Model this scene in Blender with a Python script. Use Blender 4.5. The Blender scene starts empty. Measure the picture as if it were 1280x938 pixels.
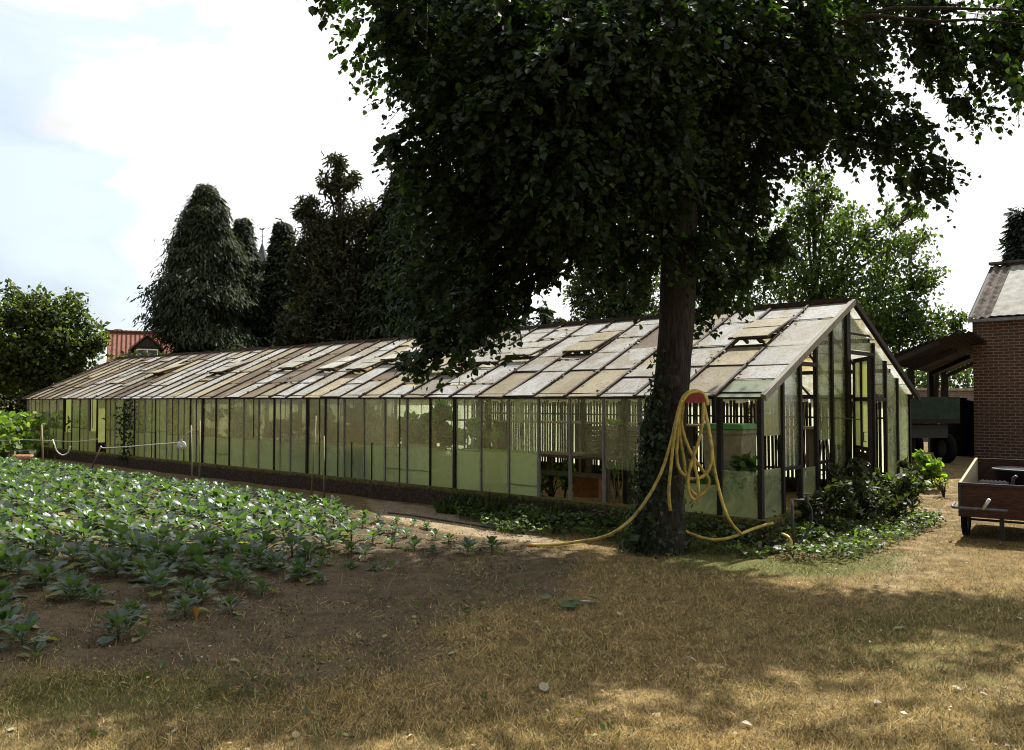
import bpy, math, random
import numpy as np
from mathutils import Vector, Matrix, noise as mnoise

random.seed(7)
rng = np.random.default_rng(11)
S = bpy.context.scene
COL = S.collection
PI = math.pi
R = math.radians

# ------------------------------------------------------------------ camera maths
F, CX, CY = 1048.0, 640.0, 469.0
PITCH = math.atan(32.0 / F)
CAM = Vector((0, 0, 1.6))
cp, sp = math.cos(PITCH), math.sin(PITCH)

def ray(px, py):
    vx, vz = (px - CX) / F, -(py - CY) / F
    return Vector((vx, cp - sp * vz, sp + cp * vz))

def at(px, py, Y):
    d = ray(px, py)
    return CAM + d * (Y / d.y)

def sstep(a, b, x):
    t = np.clip((x - a) / (b - a), 0, 1)
    return t * t * (3 - 2 * t)

def gz(x, y):
    return 0.27 * sstep(3.5, 8.5, np.asarray(x, float)) * sstep(8.5, 14.0, np.asarray(y, float))

def gnd(px, py):
    d = ray(px, py)
    k = -1.6 / d.z
    for _ in range(12):
        p = CAM + d * k
        k = (float(gz(p.x, p.y)) - 1.6) / d.z
    p = CAM + d * k
    return Vector((p.x, p.y, float(gz(p.x, p.y))))

# ------------------------------------------------------------------ materials
class NT:
    def __init__(self, name):
        self.m = bpy.data.materials.new(name)
        self.m.use_nodes = True
        self.t = self.m.node_tree
        self.t.nodes.clear()
        self.out = self.t.nodes.new('ShaderNodeOutputMaterial')
    def n(self, typ, **kw):
        nd = self.t.nodes.new(typ)
        ins = kw.pop('ins', {})
        for k, v in kw.items():
            setattr(nd, k, v)
        for k, v in ins.items():
            self.set(nd.inputs[k], v)
        return nd
    def set(self, sock, v):
        if isinstance(v, bpy.types.NodeSocket):
            self.t.links.new(v, sock)
        elif isinstance(v, (tuple, list)) and len(v) == 3 and sock.type == 'RGBA':
            sock.default_value = (*v, 1)
        else:
            sock.default_value = v
    def mix(self, f, a, b, mode='MIX'):
        nd = self.n('ShaderNodeMix', data_type='RGBA', blend_type=mode)
        self.set(nd.inputs[0], f); self.set(nd.inputs[6], a); self.set(nd.inputs[7], b)
        return nd.outputs[2]
    def math(self, op, a, b=0.5, c=0.5, clamp=False):
        nd = self.n('ShaderNodeMath', operation=op, use_clamp=clamp)
        self.set(nd.inputs[0], a); self.set(nd.inputs[1], b); self.set(nd.inputs[2], c)
        return nd.outputs[0]
    def noise(self, scale, detail=4, rough=0.55, vec=None, dist=0.0):
        nd = self.n('ShaderNodeTexNoise')
        nd.inputs['Scale'].default_value = scale
        nd.inputs['Detail'].default_value = detail
        nd.inputs['Roughness'].default_value = rough
        nd.inputs['Distortion'].default_value = dist
        self.t.links.new(vec if vec is not None else self.obj(), nd.inputs['Vector'])
        return nd.outputs[0]
    def obj(self):
        if not hasattr(self, '_tc'):
            self._tc = self.n('ShaderNodeTexCoord')
        return self._tc.outputs['Object']
    def mapped(self, scale=(1, 1, 1), vec=None):
        nd = self.n('ShaderNodeMapping')
        nd.inputs['Scale'].default_value = scale
        self.t.links.new(vec if vec is not None else self.obj(), nd.inputs['Vector'])
        return nd.outputs[0]
    def attr(self, name='Col'):
        return self.n('ShaderNodeAttribute', attribute_name=name)
    def ramp(self, f, lo, hi, a=0.0, b=1.0):
        nd = self.n('ShaderNodeMapRange', interpolation_type='SMOOTHSTEP')
        for i, v in enumerate((f, lo, hi, a, b)):
            self.set(nd.inputs[i], v)
        return nd.outputs[0]
    def bump(self, h, strength=0.3, dist=0.02):
        nd = self.n('ShaderNodeBump')
        nd.inputs['Strength'].default_value = strength
        nd.inputs['Distance'].default_value = dist
        self.t.links.new(h, nd.inputs['Height'])
        return nd.outputs[0]
    def bsdf(self, color, rough=0.7, spec=0.3, metal=0.0, normal=None):
        b = self.n('ShaderNodeBsdfPrincipled')
        self.set(b.inputs['Base Color'], color)
        self.set(b.inputs['Roughness'], rough)
        b.inputs['Specular IOR Level'].default_value = spec
        b.inputs['Metallic'].default_value = metal
        if normal is not None:
            self.t.links.new(normal, b.inputs['Normal'])
        return b.outputs[0]
    def mixs(self, f, a, b):
        nd = self.n('ShaderNodeMixShader')
        self.set(nd.inputs[0], f)
        self.t.links.new(a, nd.inputs[1]); self.t.links.new(b, nd.inputs[2])
        return nd.outputs[0]
    def done(self, sh):
        self.t.links.new(sh, self.out.inputs[0])
        return self.m

def simple(name, col, rough=0.7, spec=0.3, nscale=12, amt=0.35, bump=0.2, stretch=(1, 1, 1), metal=0.0, bdist=0.01, attr=False):
    k = NT(name)
    v = k.mapped(stretch)
    n1 = k.noise(nscale, 5, 0.6, v)
    n2 = k.noise(nscale * 0.13, 3, 0.5)
    base = k.attr().outputs[0] if attr else (*col, 1)
    dark = k.mix(k.ramp(n1, 0.3, 0.7), (1 - amt, 1 - amt, 1 - amt, 1), (1 + amt * .4, 1 + amt * .4, 1 + amt * .4, 1))
    c = k.mix(1.0, base, dark, 'MULTIPLY')
    c = k.mix(k.ramp(n2, 0.35, 0.7, 0, amt * .7), c, (col[0] * .5, col[1] * .52, col[2] * .5, 1))
    return k.done(k.bsdf(c, rough, spec, metal, k.bump(n1, bump, bdist)))

def leafmat(name, transl=0.3, rough=0.45, spec=0.35, tcol=(1.5, 1.7, 0.5)):
    k = NT(name)
    a = k.attr().outputs[0]
    n = k.noise(9, 2)
    c = k.mix(k.ramp(n, .3, .7), k.mix(1, a, (.75, .78, .8, 1), 'MULTIPLY'), k.mix(1, a, (1.2, 1.15, 1.05, 1), 'MULTIPLY'))
    t = k.n('ShaderNodeBsdfTranslucent')
    k.set(t.inputs[0], k.mix(1, a, (*tcol, 1), 'MULTIPLY'))
    return k.done(k.mixs(transl, k.bsdf(c, rough, spec), t.outputs[0]))

M = {}
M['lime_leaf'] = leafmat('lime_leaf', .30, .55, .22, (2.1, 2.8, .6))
M['needle'] = leafmat('conifer_spray', .12, .7, .1)
M['leaf'] = leafmat('tree_leaf', .45, .5, .2, (2.0, 2.2, .6))
M['ivy'] = leafmat('ivy_leaf', .32, .48, .3)
M['cabbage'] = leafmat('cabbage_leaf', .38, .42, .55, (2.1, 2.4, .45))
M['straw'] = leafmat('dry_blade', .25, .7, .15, (1.1, 1.1, .9))
M['litter'] = leafmat('fallen_leaf', .15, .6, .2, (1, 1, .8))
M['bark'] = simple('bark', (.05, .041, .032), .9, .15, 14, .6, .9, (3, 3, .45), bdist=.03)
M['twig'] = simple('twig_bark', (.06, .045, .03), .85, .2, 20, .4, .3)
M['dark_timber'] = simple('creosoted_timber', (.028, .022, .018), .75, .3, 18, .5, .4, (4, 4, .6))
M['rust_bar'] = simple('rusty_glazing_bar', (.075, .055, .042), .8, .25, 30, .55, .4)
M['grey_wood'] = simple('weathered_wood', (.2, .16, .115), .85, .2, 16, .45, .4, (4, 4, .5))
M['post_wood'] = simple('silvered_post', (.30, .28, .23), .85, .2, 20, .4, .3, (4, 4, .5))
M['slat'] = simple('dark_slat', (.04, .032, .025), .85, .2, 16, .45, .3, (4, 4, .4))
M['rough_board'] = simple('brown_board', (.085, .042, .027), .8, .25, 22, .5, .4, (.6, 4, 4))
M['pale_board'] = simple('pale_plywood', (.42, .34, .22), .8, .25, 22, .3, .3, (.6, 4, 4))
M['iron'] = simple('dark_iron', (.03, .03, .032), .55, .5, 30, .4, .2)
M['grey_metal'] = simple('grey_paint_metal', (.12, .13, .15), .5, .5, 30, .4, .2)
M['hose'] = simple('yellow_hose', (.55, .41, .08), .5, .4, 14, .5, .1)
M['black_hose'] = simple('black_hose', (.018, .024, .022), .4, .5, 25, .3, .1)
M['red_plastic'] = simple('red_plastic', (.30, .045, .03), .55, .4, 25, .35, .1)
M['orange'] = simple('orange_plastic', (.45, .17, .04), .6, .35, 15, .3, .1)
M['black_plastic'] = simple('black_plastic', (.013, .015, .018), .65, .3, 15, .3, .1)
M['bin_body'] = simple('cream_bin', (.42, .38, .27), .6, .3, 8, .3, .1)
M['bin_lid'] = simple('green_lid', (.06, .30, .07), .5, .4, 8, .3, .1)
M['white'] = simple('white_paint', (.75, .74, .70), .6, .3, 20, .2, .1)
M['cord'] = simple('white_cord', (.62, .60, .52), .8, .2, 60, .3, .2)
M['cane'] = simple('bamboo', (.36, .29, .17), .7, .3, 20, .3, .2)
M['roller'] = simple('clay_red_roller', (.36, .16, .10), .7, .3, 15, .3, .2)
M['slate'] = simple('slate', (.07, .075, .085), .6, .4, 3, .3, .2)
M['stone'] = simple('tower_stone', (.3, .27, .23), .8, .2, 1.2, .3, .3)
M['moss_roof'] = simple('mossy_fibre_cement', (.16, .135, .115), .95, .1, 7, .7, .9, bdist=.04)
M['pale_sheet'] = simple('pale_roof_sheet', (.30, .29, .25), .8, .2, 5, .4, .2)
M['zinc'] = simple('zinc', (.25, .26, .27), .5, .5, 10, .3, .1, metal=.4)
M['rusty_sheet'] = simple('rusty_corrugated_sheet', (.020, .016, .015), .75, .3, 4, .5, .2)
M['green_paint'] = simple('faded_green_paint', (.018, .042, .028), .6, .3, 9, .4, .15)
M['rubber'] = simple('rubber', (.010, .010, .011), .9, .08, 20, .3, .2)
M['concrete'] = simple('coping_concrete', (.34, .31, .26), .9, .2, 5, .4, .3)
M['hub'] = simple('axle_metal', (.1, .1, .1), .6, .4, 20, .3, .1)
M['timber_attr'] = simple('tone_timber', (.15, .11, .08), .85, .2, 16, .4, .3, (4, 4, .5), attr=True)

def brickmat(name, c1, c2, mortar, bw=.21, bh=.07, gap=.011):
    k = NT(name)
    s = k.n('ShaderNodeSeparateXYZ'); k.t.links.new(k.obj(), s.inputs[0])
    u = k.math('ADD', s.outputs[0], s.outputs[1])
    c = k.n('ShaderNodeCombineXYZ'); k.set(c.inputs[0], u); k.set(c.inputs[1], s.outputs[2])
    b = k.n('ShaderNodeTexBrick')
    k.t.links.new(c.outputs[0], b.inputs['Vector'])
    for kk, v in (('Scale', 1.0), ('Mortar Size', gap), ('Mortar Smooth', .25), ('Bias', -.1), ('Brick Width', bw), ('Row Height', bh)):
        b.inputs[kk].default_value = v
    b.inputs['Color1'].default_value = (*c1, 1); b.inputs['Color2'].default_value = (*c2, 1); b.inputs['Mortar'].default_value = (*mortar, 1)
    n = k.noise(30, 4); n2 = k.noise(.9, 4)
    col = k.mix(1, b.outputs[0], k.mix(k.ramp(n, .3, .7), (.65, .65, .65, 1), (1.2, 1.2, 1.2, 1)), 'MULTIPLY')
    col = k.mix(k.ramp(n2, .5, .75, 0, .45), col, (.10, .075, .06, 1))
    h = k.math('SUBTRACT', k.math('MULTIPLY', n, .3), b.outputs[1])
    return k.done(k.bsdf(col, .9, .15, 0, k.bump(h, .6, .012)))
M['brick'] = brickmat('brown_brick', (.105, .053, .036), (.165, .080, .053), (.27, .235, .19))
M['old_brick'] = brickmat('old_brick', (.16, .09, .07), (.22, .13, .10), (.22, .2, .17))

def tilemat():
    k = NT('red_pantiles')
    s = k.n('ShaderNodeSeparateXYZ'); k.t.links.new(k.obj(), s.inputs[0])
    w = k.math('SINE', k.math('MULTIPLY', s.outputs[0], 22.0))
    w2 = k.math('FRACT', k.math('MULTIPLY', s.outputs[2], 3.3))
    n = k.noise(2.2, 4); n3 = k.noise(9, 3)
    c = k.mix(k.ramp(n, .3, .7), (.16, .068, .045, 1), (.25, .10, .062, 1))
    c = k.mix(k.ramp(n3, .5, .7, 0, .5), c, (.13, .085, .065, 1))
    c = k.mix(k.ramp(w2, .0, .2, .6, 0), c, (.07, .035, .028, 1))
    return k.done(k.bsdf(c, .85, .2, 0, k.bump(k.math('ADD', w, w2), .7, .06)))
M['tiles'] = tilemat()

def wallglass(name, body, thick_lo, thick_hi, rough=.35):
    # dirty greenhouse glass: Col.r = how dirty, Col.g = algae tone, Col.b = streak seed
    k = NT(name)
    a = k.n('ShaderNodeSeparateColor'); k.t.links.new(k.attr().outputs[0], a.inputs[0])
    st = k.noise(5, 5, .65, k.mapped((2.2, 2.2, .9)), .8)
    bl = k.noise(3.0, 6, .68, None, 1.2)
    fine = k.noise(55, 3, .6)
    d = k.math('ADD', a.outputs[0], k.math('MULTIPLY', k.math('SUBTRACT', st, .5), .42))
    d = k.math('ADD', d, k.math('MULTIPLY', k.math('SUBTRACT', bl, .5), 1.15))
    d = k.math('ADD', d, k.math('MULTIPLY', k.math('SUBTRACT', fine, .5), .16))
    sz = k.n('ShaderNodeSeparateXYZ'); k.t.links.new(k.obj(), sz.inputs[0])
    d = k.math('ADD', d, k.ramp(k.math('ADD', sz.outputs[2], k.math('MULTIPLY', st, .35)), .38, .85, .30, 0))
    f = k.ramp(d, -.05, 1.05, thick_lo, thick_hi)
    alg = k.math('ADD', a.outputs[1], k.math('MULTIPLY', k.math('SUBTRACT', bl, .5), 2.2), clamp=True)
    c = k.mix(alg, body, (.49, .50, .26, 1))
    c = k.mix(k.ramp(st, .52, .72, 0, .4), c, (.46, .43, .30, 1))
    c = k.mix(k.ramp(fine, .58, .75, 0, .35), c, (.14, .14, .07, 1))
    dif = k.n('ShaderNodeBsdfDiffuse'); k.set(dif.inputs[0], c)
    tr = k.n('ShaderNodeBsdfTranslucent'); k.set(tr.inputs[0], k.mix(1, c, (1.9, 1.9, 1.6, 1), 'MULTIPLY'))
    dirt = k.mixs(.74, dif.outputs[0], tr.outputs[0])
    cl = k.n('ShaderNodeBsdfTransparent'); cl.inputs[0].default_value = (.86, .89, .85, 1)
    body_s = k.mixs(f, cl.outputs[0], dirt)
    g = k.n('ShaderNodeBsdfGlossy'); g.inputs[0].default_value = (1, 1, 1, 1); k.set(g.inputs[1], .12)
    fr = k.n('ShaderNodeFresnel'); fr.inputs[0].default_value = 1.3
    wob = k.bump(bl, .05, .01); k.t.links.new(wob, g.inputs['Normal'])
    return k.done(k.mixs(k.math('MULTIPLY', fr.outputs[0], .75), body_s, g.outputs[0]))
M['glass'] = wallglass('dirty_wall_glass', (.59, .66, .49, 1), .06, .97)
M['rear_glass'] = wallglass('rear_wall_glass', (.60, .62, .60, 1), .5, .95)

def roofglass():
    k = NT('whitewashed_roof_glass')
    a = k.attr().outputs[0]
    st = k.noise(4, 6, .7, k.mapped((1.6, 3, 1.6)), .7)
    bl = k.noise(2.2, 5, .65, None, .8)
    fl = k.noise(38, 4, .7)
    c = k.mix(k.ramp(st, .42, .66, 0, .42), a, k.mix(1, a, (.62, .55, .45, 1), 'MULTIPLY'))
    c = k.mix(k.ramp(bl, .45, .64, 0, .62), c, (.48, .41, .27, 1))
    c = k.mix(k.ramp(k.noise(.55, 5, .7, k.mapped((.7, 1.6, 1)), 1.0), .50, .64, 0, .30), c, (.40, .32, .19, 1))
    c = k.mix(k.ramp(fl, .57, .66, 0, .8), c, (.085, .072, .055, 1))
    c = k.mix(k.ramp(k.noise(1.3, 6, .75, None, 1.5), .58, .66, 0, .65), c, (.62, .61, .57, 1))
    tr = k.n('ShaderNodeBsdfTranslucent'); k.set(tr.inputs[0], k.mix(1, c, (1.0, 1.02, .98, 1), 'MULTIPLY'))
    p = k.bsdf(c, k.ramp(bl, .3, .7, .36, .6), .5, 0, k.bump(fl, .25, .004))
    return k.done(k.mixs(.62, p, tr.outputs[0]))
M['roof_glass'] = roofglass()

def groundmat():
    k = NT('dry_ground')
    a = k.n('ShaderNodeSeparateColor'); k.t.links.new(k.attr().outputs[0], a.inputs[0])
    n0 = k.noise(.7, 5, .6); n1 = k.noise(4.5, 6, .65); n2 = k.noise(26, 5, .7); n3 = k.noise(110, 3, .6)
    straw = k.mix(k.ramp(n1, .33, .68), (.08, .053, .021, 1), (.235, .16, .066, 1))
    straw = k.mix(k.ramp(n0, .45, .65, 0, .5), straw, (.13, .105, .04, 1))
    straw = k.mix(k.ramp(n3, .52, .64, 0, .75), straw, (.36, .27, .13, 1))
    n4 = k.noise(65, 4, .7)  # dark pits between blades and clods, shade put into the colour
    straw = k.mix(k.ramp(n4, .54, .64, 0, .8), straw, (.022, .015, .007, 1))
    straw = k.mix(k.ramp(n2, .48, .66, 0, .7), straw, (.035, .023, .01, 1))
    soil = k.mix(k.ramp(n1, .3, .7), (.066, .047, .027, 1), (.135, .096, .054, 1))
    soil = k.mix(k.ramp(n2, .55, .72, 0, .6), soil, (.032, .022, .016, 1))
    soil = k.mix(k.ramp(n3, .56, .68, 0, .6), soil, (.24, .18, .11, 1))
    soil = k.mix(k.ramp(n4, .53, .62, 0, .8), soil, (.018, .012, .007, 1))
    bare = k.mix(k.ramp(n1, .3, .7), (.22, .165, .105, 1), (.31, .24, .155, 1))
    green = k.mix(k.ramp(n2, .3, .7), (.06, .075, .02, 1), (.13, .13, .045, 1))
    def edge(ch):
        v = k.math('ADD', a.outputs[ch], k.math('MULTIPLY', k.math('SUBTRACT', n1, .5), 1.5))
        v = k.math('ADD', v, k.math('MULTIPLY', k.math('SUBTRACT', n2, .5), .8))
        return k.ramp(v, .25, .75)
    c = k.mix(edge(1), straw, green)
    c = k.mix(edge(2), c, bare)
    c = k.mix(edge(0), c, soil)
    h = k.math('ADD', k.math('MULTIPLY', n2, .6), k.math('MULTIPLY', n3, .3))
    return k.done(k.bsdf(c, .95, .1, 0, k.bump(h, .8, .03)))
M['ground'] = groundmat()

def plinthmat():
    k = NT('mossy_brick_plinth')
    n = k.noise(18, 5, .7); n2 = k.noise(2.5, 4)
    s = k.n('ShaderNodeSeparateXYZ'); k.t.links.new(k.obj(), s.inputs[0])
    c = k.mix(k.ramp(n, .3, .7), (.035, .024, .018, 1), (.10, .065, .045, 1))
    moss = k.mix(k.ramp(n, .35, .65), (.07, .08, .02, 1), (.20, .15, .045, 1))
    up = k.ramp(k.math('ADD', s.outputs[2], k.math('MULTIPLY', n2, .12)), .27, .32)
    c = k.mix(k.math('MULTIPLY', up, k.ramp(n, .3, .5)), c, moss)
    return k.done(k.bsdf(c, .95, .1, 0, k.bump(n, .9, .03)))
M['plinth'] = plinthmat()

# ------------------------------------------------------------------ mesh helpers
class MB:
    def __init__(self):
        self.v, self.f, self.c, self.sm = [], [], [], []
    def add(self, vs, fs, col=(1, 1, 1), smooth=False):
        o = len(self.v)
        self.v += [tuple(p) for p in vs]
        for f in fs:
            self.f.append([o + i for i in f]); self.sm.append(smooth)
        self.c += [col] * len(vs)
        return self
    def box(self, c, s, rot=None, col=(1, 1, 1)):
        x, y, z = s[0] / 2, s[1] / 2, s[2] / 2
        P = [Vector((i * x, j * y, k * z)) for k in (-1, 1) for j in (-1, 1) for i in (-1, 1)]
        if rot is not None: P = [rot @ p for p in P]
        P = [p + Vector(c) for p in P]
        return self.add(P, [(0, 2, 3, 1), (4, 5, 7, 6), (0, 1, 5, 4), (2, 6, 7, 3), (0, 4, 6, 2), (1, 3, 7, 5)], col)
    def beam(self, a, b, w, h, up=(0, 0, 1), col=(1, 1, 1), ext=0.0):
        a, b = Vector(a), Vector(b)
        d = (b - a).normalized(); a = a - d * ext; b = b + d * ext
        s = d.cross(Vector(up))
        if s.length < 1e-4: s = d.cross(Vector((1, 0, 0)))
        s.normalize(); t = s.cross(d).normalized()
        P = []
        for q in (a, b):
            for i, j in ((-1, -1), (1, -1), (1, 1), (-1, 1)):
                P.append(q + s * (i * w / 2) + t * (j * h / 2))
        return self.add(P, [(0, 1, 2, 3), (7, 6, 5, 4), (0, 4, 5, 1), (1, 5, 6, 2), (2, 6, 7, 3), (3, 7, 4, 0)], col)
    def tube(self, pts, rad, n=8, col=(1, 1, 1), cap=True):
        pts = [Vector(p) for p in pts]
        if not hasattr(rad, '__len__'): rad = [rad] * len(pts)
        o, ref, V_ = None, None, []
        for i, p in enumerate(pts):
            d = (pts[min(i + 1, len(pts) - 1)] - pts[max(i - 1, 0)])
            if d.length < 1e-9: d = Vector((0, 0, 1))
            d.normalize()
            if ref is None:
                ref = d.cross(Vector((0, 0, 1)) if abs(d.z) < .9 else Vector((1, 0, 0))).normalized()
            ref = (ref - d * ref.dot(d)).normalized()
            t = d.cross(ref)
            for k in range(n):
                a = 2 * PI * k / n
                V_.append(p + (ref * math.cos(a) + t * math.sin(a)) * rad[i])
        fs = [(i * n + k, i * n + (k + 1) % n, (i + 1) * n + (k + 1) % n, (i + 1) * n + k) for i in range(len(pts) - 1) for k in range(n)]
        if cap:
            fs += [tuple(range(n))[::-1], tuple((len(pts) - 1) * n + k for k in range(n))]
        return self.add(V_, fs, col, True)
    def lathe(self, prof, c=(0, 0, 0), n=24, axis='Z', col=(1, 1, 1)):
        V_ = []
        for r, h in prof:
            for k in range(n):
                a = 2 * PI * k / n
                p = (r * math.cos(a), r * math.sin(a), h)
                if axis == 'X': p = (h, p[0], p[1])
                if axis == 'Y': p = (p[0], h, p[1])
                V_.append(Vector(p) + Vector(c))
        fs = [(i * n + k, i * n + (k + 1) % n, (i + 1) * n + (k + 1) % n, (i + 1) * n + k) for i in range(len(prof) - 1) for k in range(n)]
        return self.add(V_, fs, col, True)
    def slab(self, quad, th, col=(1, 1, 1)):
        q = [Vector(p) for p in quad]
        nrm = (q[1] - q[0]).cross(q[3] - q[0]).normalized() * th
        P = q + [p - nrm for p in q]
        return self.add(P, [(0, 1, 2, 3), (7, 6, 5, 4), (0, 4, 5, 1), (1, 5, 6, 2), (2, 6, 7, 3), (3, 7, 4, 0)], col)
    def prism(self, poly, d, col=(1, 1, 1)):
        d = Vector(d); n = len(poly)
        P = [Vector(p) for p in poly]; P = P + [p + d for p in P]
        fs = [tuple(range(n))[::-1], tuple(range(n, 2 * n))] + [(i, (i + 1) % n, n + (i + 1) % n, n + i) for i in range(n)]
        return self.add(P, fs, col)
    def mesh(self, name, mat, bevel=0):
        me = bpy.data.meshes.new(name)
        me.from_pydata(self.v, [], self.f)
        me.polygons.foreach_set('use_smooth', self.sm)
        a = me.color_attributes.new('Col', 'FLOAT_COLOR', 'POINT')
        arr = np.ones((len(self.v), 4), np.float32); arr[:, :3] = self.c
        a.data.foreach_set('color', arr.ravel())
        me.materials.append(mat)
        me.update()
        return me
    def build(self, name, mat, parent=None, loc=None, rz=0):
        o = bpy.data.objects.new(name, self.mesh(name, mat))
        COL.objects.link(o)
        if parent: o.parent = parent
        if loc is not None: o.location = loc
        if rz: o.rotation_euler.z = rz
        return o

def tag(o, label, cat=None, group=None, kind=None):
    if label: o['label'] = label
    if cat: o['category'] = cat
    if group: o['group'] = group
    if kind: o['kind'] = kind
    return o

def thing(name, loc, label, cat, group=None, rz=0):
    o = bpy.data.objects.new(name, None); o.empty_display_size = .2
    COL.objects.link(o); o.location = loc; o.rotation_euler.z = rz
    return tag(o, label, cat, group)

def copy_tree(o, parent=None):
    c = o.copy(); COL.objects.link(c)
    if parent: c.parent = parent
    for ch in list(o.children): copy_tree(ch, c)
    return c

HEART = (np.array([(0, 0, 0), (-.46, .16, .05), (-.44, .58, .07), (0, 1.06, -.06), (.44, .58, .07), (.46, .16, .05)], float),
         [(0, 3, 2, 1), (0, 5, 4, 3)])
LEAFQ = (np.array([(0, 0, 0), (-.3, .45, .06), (0, 1, -.05), (.3, .45, .06)], float), [(0, 3, 2, 1)])
SPRAY = (np.array([(0, 0, 0), (-.22, .46, -.02), (-.07, .5, .03), (-.17, .95, -.10), (0, 1.35, -.2), (.19, .9, -.10), (.07, .5, .03), (.25, .44, -.02)], float),
         [(0, 2, 1), (0, 4, 3, 2), (0, 6, 5, 4), (0, 7, 6)])
IVYL = (np.array([(0, 0, 0), (-.5, .12, .03), (-.28, .45, .06), (0, 1, -.04), (.28, .45, .06), (.5, .12, .03)], float),
        [(0, 3, 2, 1), (0, 5, 4, 3)])
BLADE = (np.array([(-.5, 0, 0), (.5, 0, 0), (.0, 1, -.0)], float), [(0, 1, 2)])
BIT = (np.array([(-.4, 0, 0), (.3, -.1, .1), (.45, .5, 0), (0, .8, .12), (-.5, .4, .05)], float), [(0, 1, 2, 3, 4)])

def cloud(name, P, D, Nn, size, tmpl, mat, col, parent=None, loc=(0, 0, 0), width=None):
    """many leaf-sized faces as one mesh: P base points, D tip directions, Nn rough normals"""
    P = np.asarray(P, float) - np.asarray(loc, float); n = len(P)
    D = D / (np.linalg.norm(D, axis=1, keepdims=True) + 1e-9)
    X = np.cross(D, Nn); X /= (np.linalg.norm(X, axis=1, keepdims=True) + 1e-9)
    Z = np.cross(X, D)
    T, fs = tmpl
    size = np.broadcast_to(np.asarray(size, float), (n,))
    wd = size if width is None else np.broadcast_to(np.asarray(width, float), (n,))
    V_ = (P[:, None, :] + X[:, None, :] * (T[None, :, 0:1] * wd[:, None, None])
          + D[:, None, :] * (T[None, :, 1:2] * size[:, None, None]) + Z[:, None, :] * (T[None, :, 2:3] * size[:, None, None]))
    k = len(T)
    V_ = V_.reshape(-1, 3)
    loops = np.concatenate([np.array(f) for f in fs]); lens = np.array([len(f) for f in fs])
    L = (loops[None, :] + (np.arange(n) * k)[:, None]).ravel()
    ln = np.tile(lens, n); st = np.concatenate([[0], np.cumsum(ln)[:-1]])
    me = bpy.data.meshes.new(name)
    me.vertices.add(len(V_)); me.vertices.foreach_set('co', V_.astype(np.float32).ravel())
    me.loops.add(len(L)); me.loops.foreach_set('vertex_index', L.astype(np.int32))
    me.polygons.add(len(ln)); me.polygons.foreach_set('loop_start', st.astype(np.int32)); me.polygons.foreach_set('loop_total', ln.astype(np.int32))
    me.update(calc_edges=True)
    a = me.color_attributes.new('Col', 'FLOAT_COLOR', 'POINT')
    arr = np.ones((len(V_), 4), np.float32)
    arr[:, :3] = np.repeat(np.asarray(col, np.float32), k, axis=0)
    a.data.foreach_set('color', arr.ravel())
    me.materials.append(mat)
    o = bpy.data.objects.new(name, me); COL.objects.link(o)
    if parent: o.parent = parent
    else: o.location = loc
    return o

def rdir(n):
    v = rng.normal(size=(n, 3)); return v / np.linalg.norm(v, axis=1, keepdims=True)

def tint(n, base, var=.25, alt=None, altp=0.0):
    c = np.tile(np.array(base, float), (n, 1)) * (1 + var * rng.uniform(-1, 1, (n, 1)))
    if alt is not None:
        m = rng.random(n) < altp
        c[m] = np.array(alt) * (1 + var * rng.uniform(-1, 1, (m.sum(), 1)))
    return c

def wob(pts, amt, seed=0):
    return [Vector(p) + Vector((mnoise.noise(Vector((i * .7, seed, 0))), mnoise.noise(Vector((i * .7, seed, 5))), mnoise.noise(Vector((i * .7, seed, 9))))) * amt for i, p in enumerate(pts)]

def bez(a, b, c, d, n=12):
    a, b, c, d = map(Vector, (a, b, c, d))
    return [a * (1 - t) ** 3 + b * 3 * t * (1 - t) ** 2 + c * 3 * t * t * (1 - t) + d * t ** 3 for t in [i / n for i in range(n + 1)]]

def crspline(pts, n=8):
    pts = [Vector(p) for p in pts]; out = []
    P = [pts[0]] + pts + [pts[-1]]
    for i in range(1, len(P) - 2):
        p0, p1, p2, p3 = P[i - 1:i + 3]
        for k in range(n):
            t = k / n
            out.append(.5 * ((2 * p1) + (p2 - p0) * t + (2 * p0 - 5 * p1 + 4 * p2 - p3) * t * t + (3 * p1 - p0 - 3 * p2 + p3) * t ** 3))
    out.append(pts[-1]); return out

# ------------------------------------------------------------------ ground
def poly_sd(px, py, poly):
    """signed distance (negative inside) of points to a polygon"""
    d = np.full(px.shape, 1e9); ins = np.zeros(px.shape, bool); n = len(poly)
    for i in range(n):
        ax, ay = poly[i]; bx, by = poly[(i + 1) % n]
        ex, ey = bx - ax, by - ay
        t = np.clip(((px - ax) * ex + (py - ay) * ey) / (ex * ex + ey * ey + 1e-12), 0, 1)
        d = np.minimum(d, np.hypot(px - ax - t * ex, py - ay - t * ey))
        c = ((ay > py) != (by > py)) & (px < (bx - ax) * (py - ay) / (by - ay + 1e-12) + ax)
        ins ^= c
    return np.where(ins, -d, d)

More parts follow.
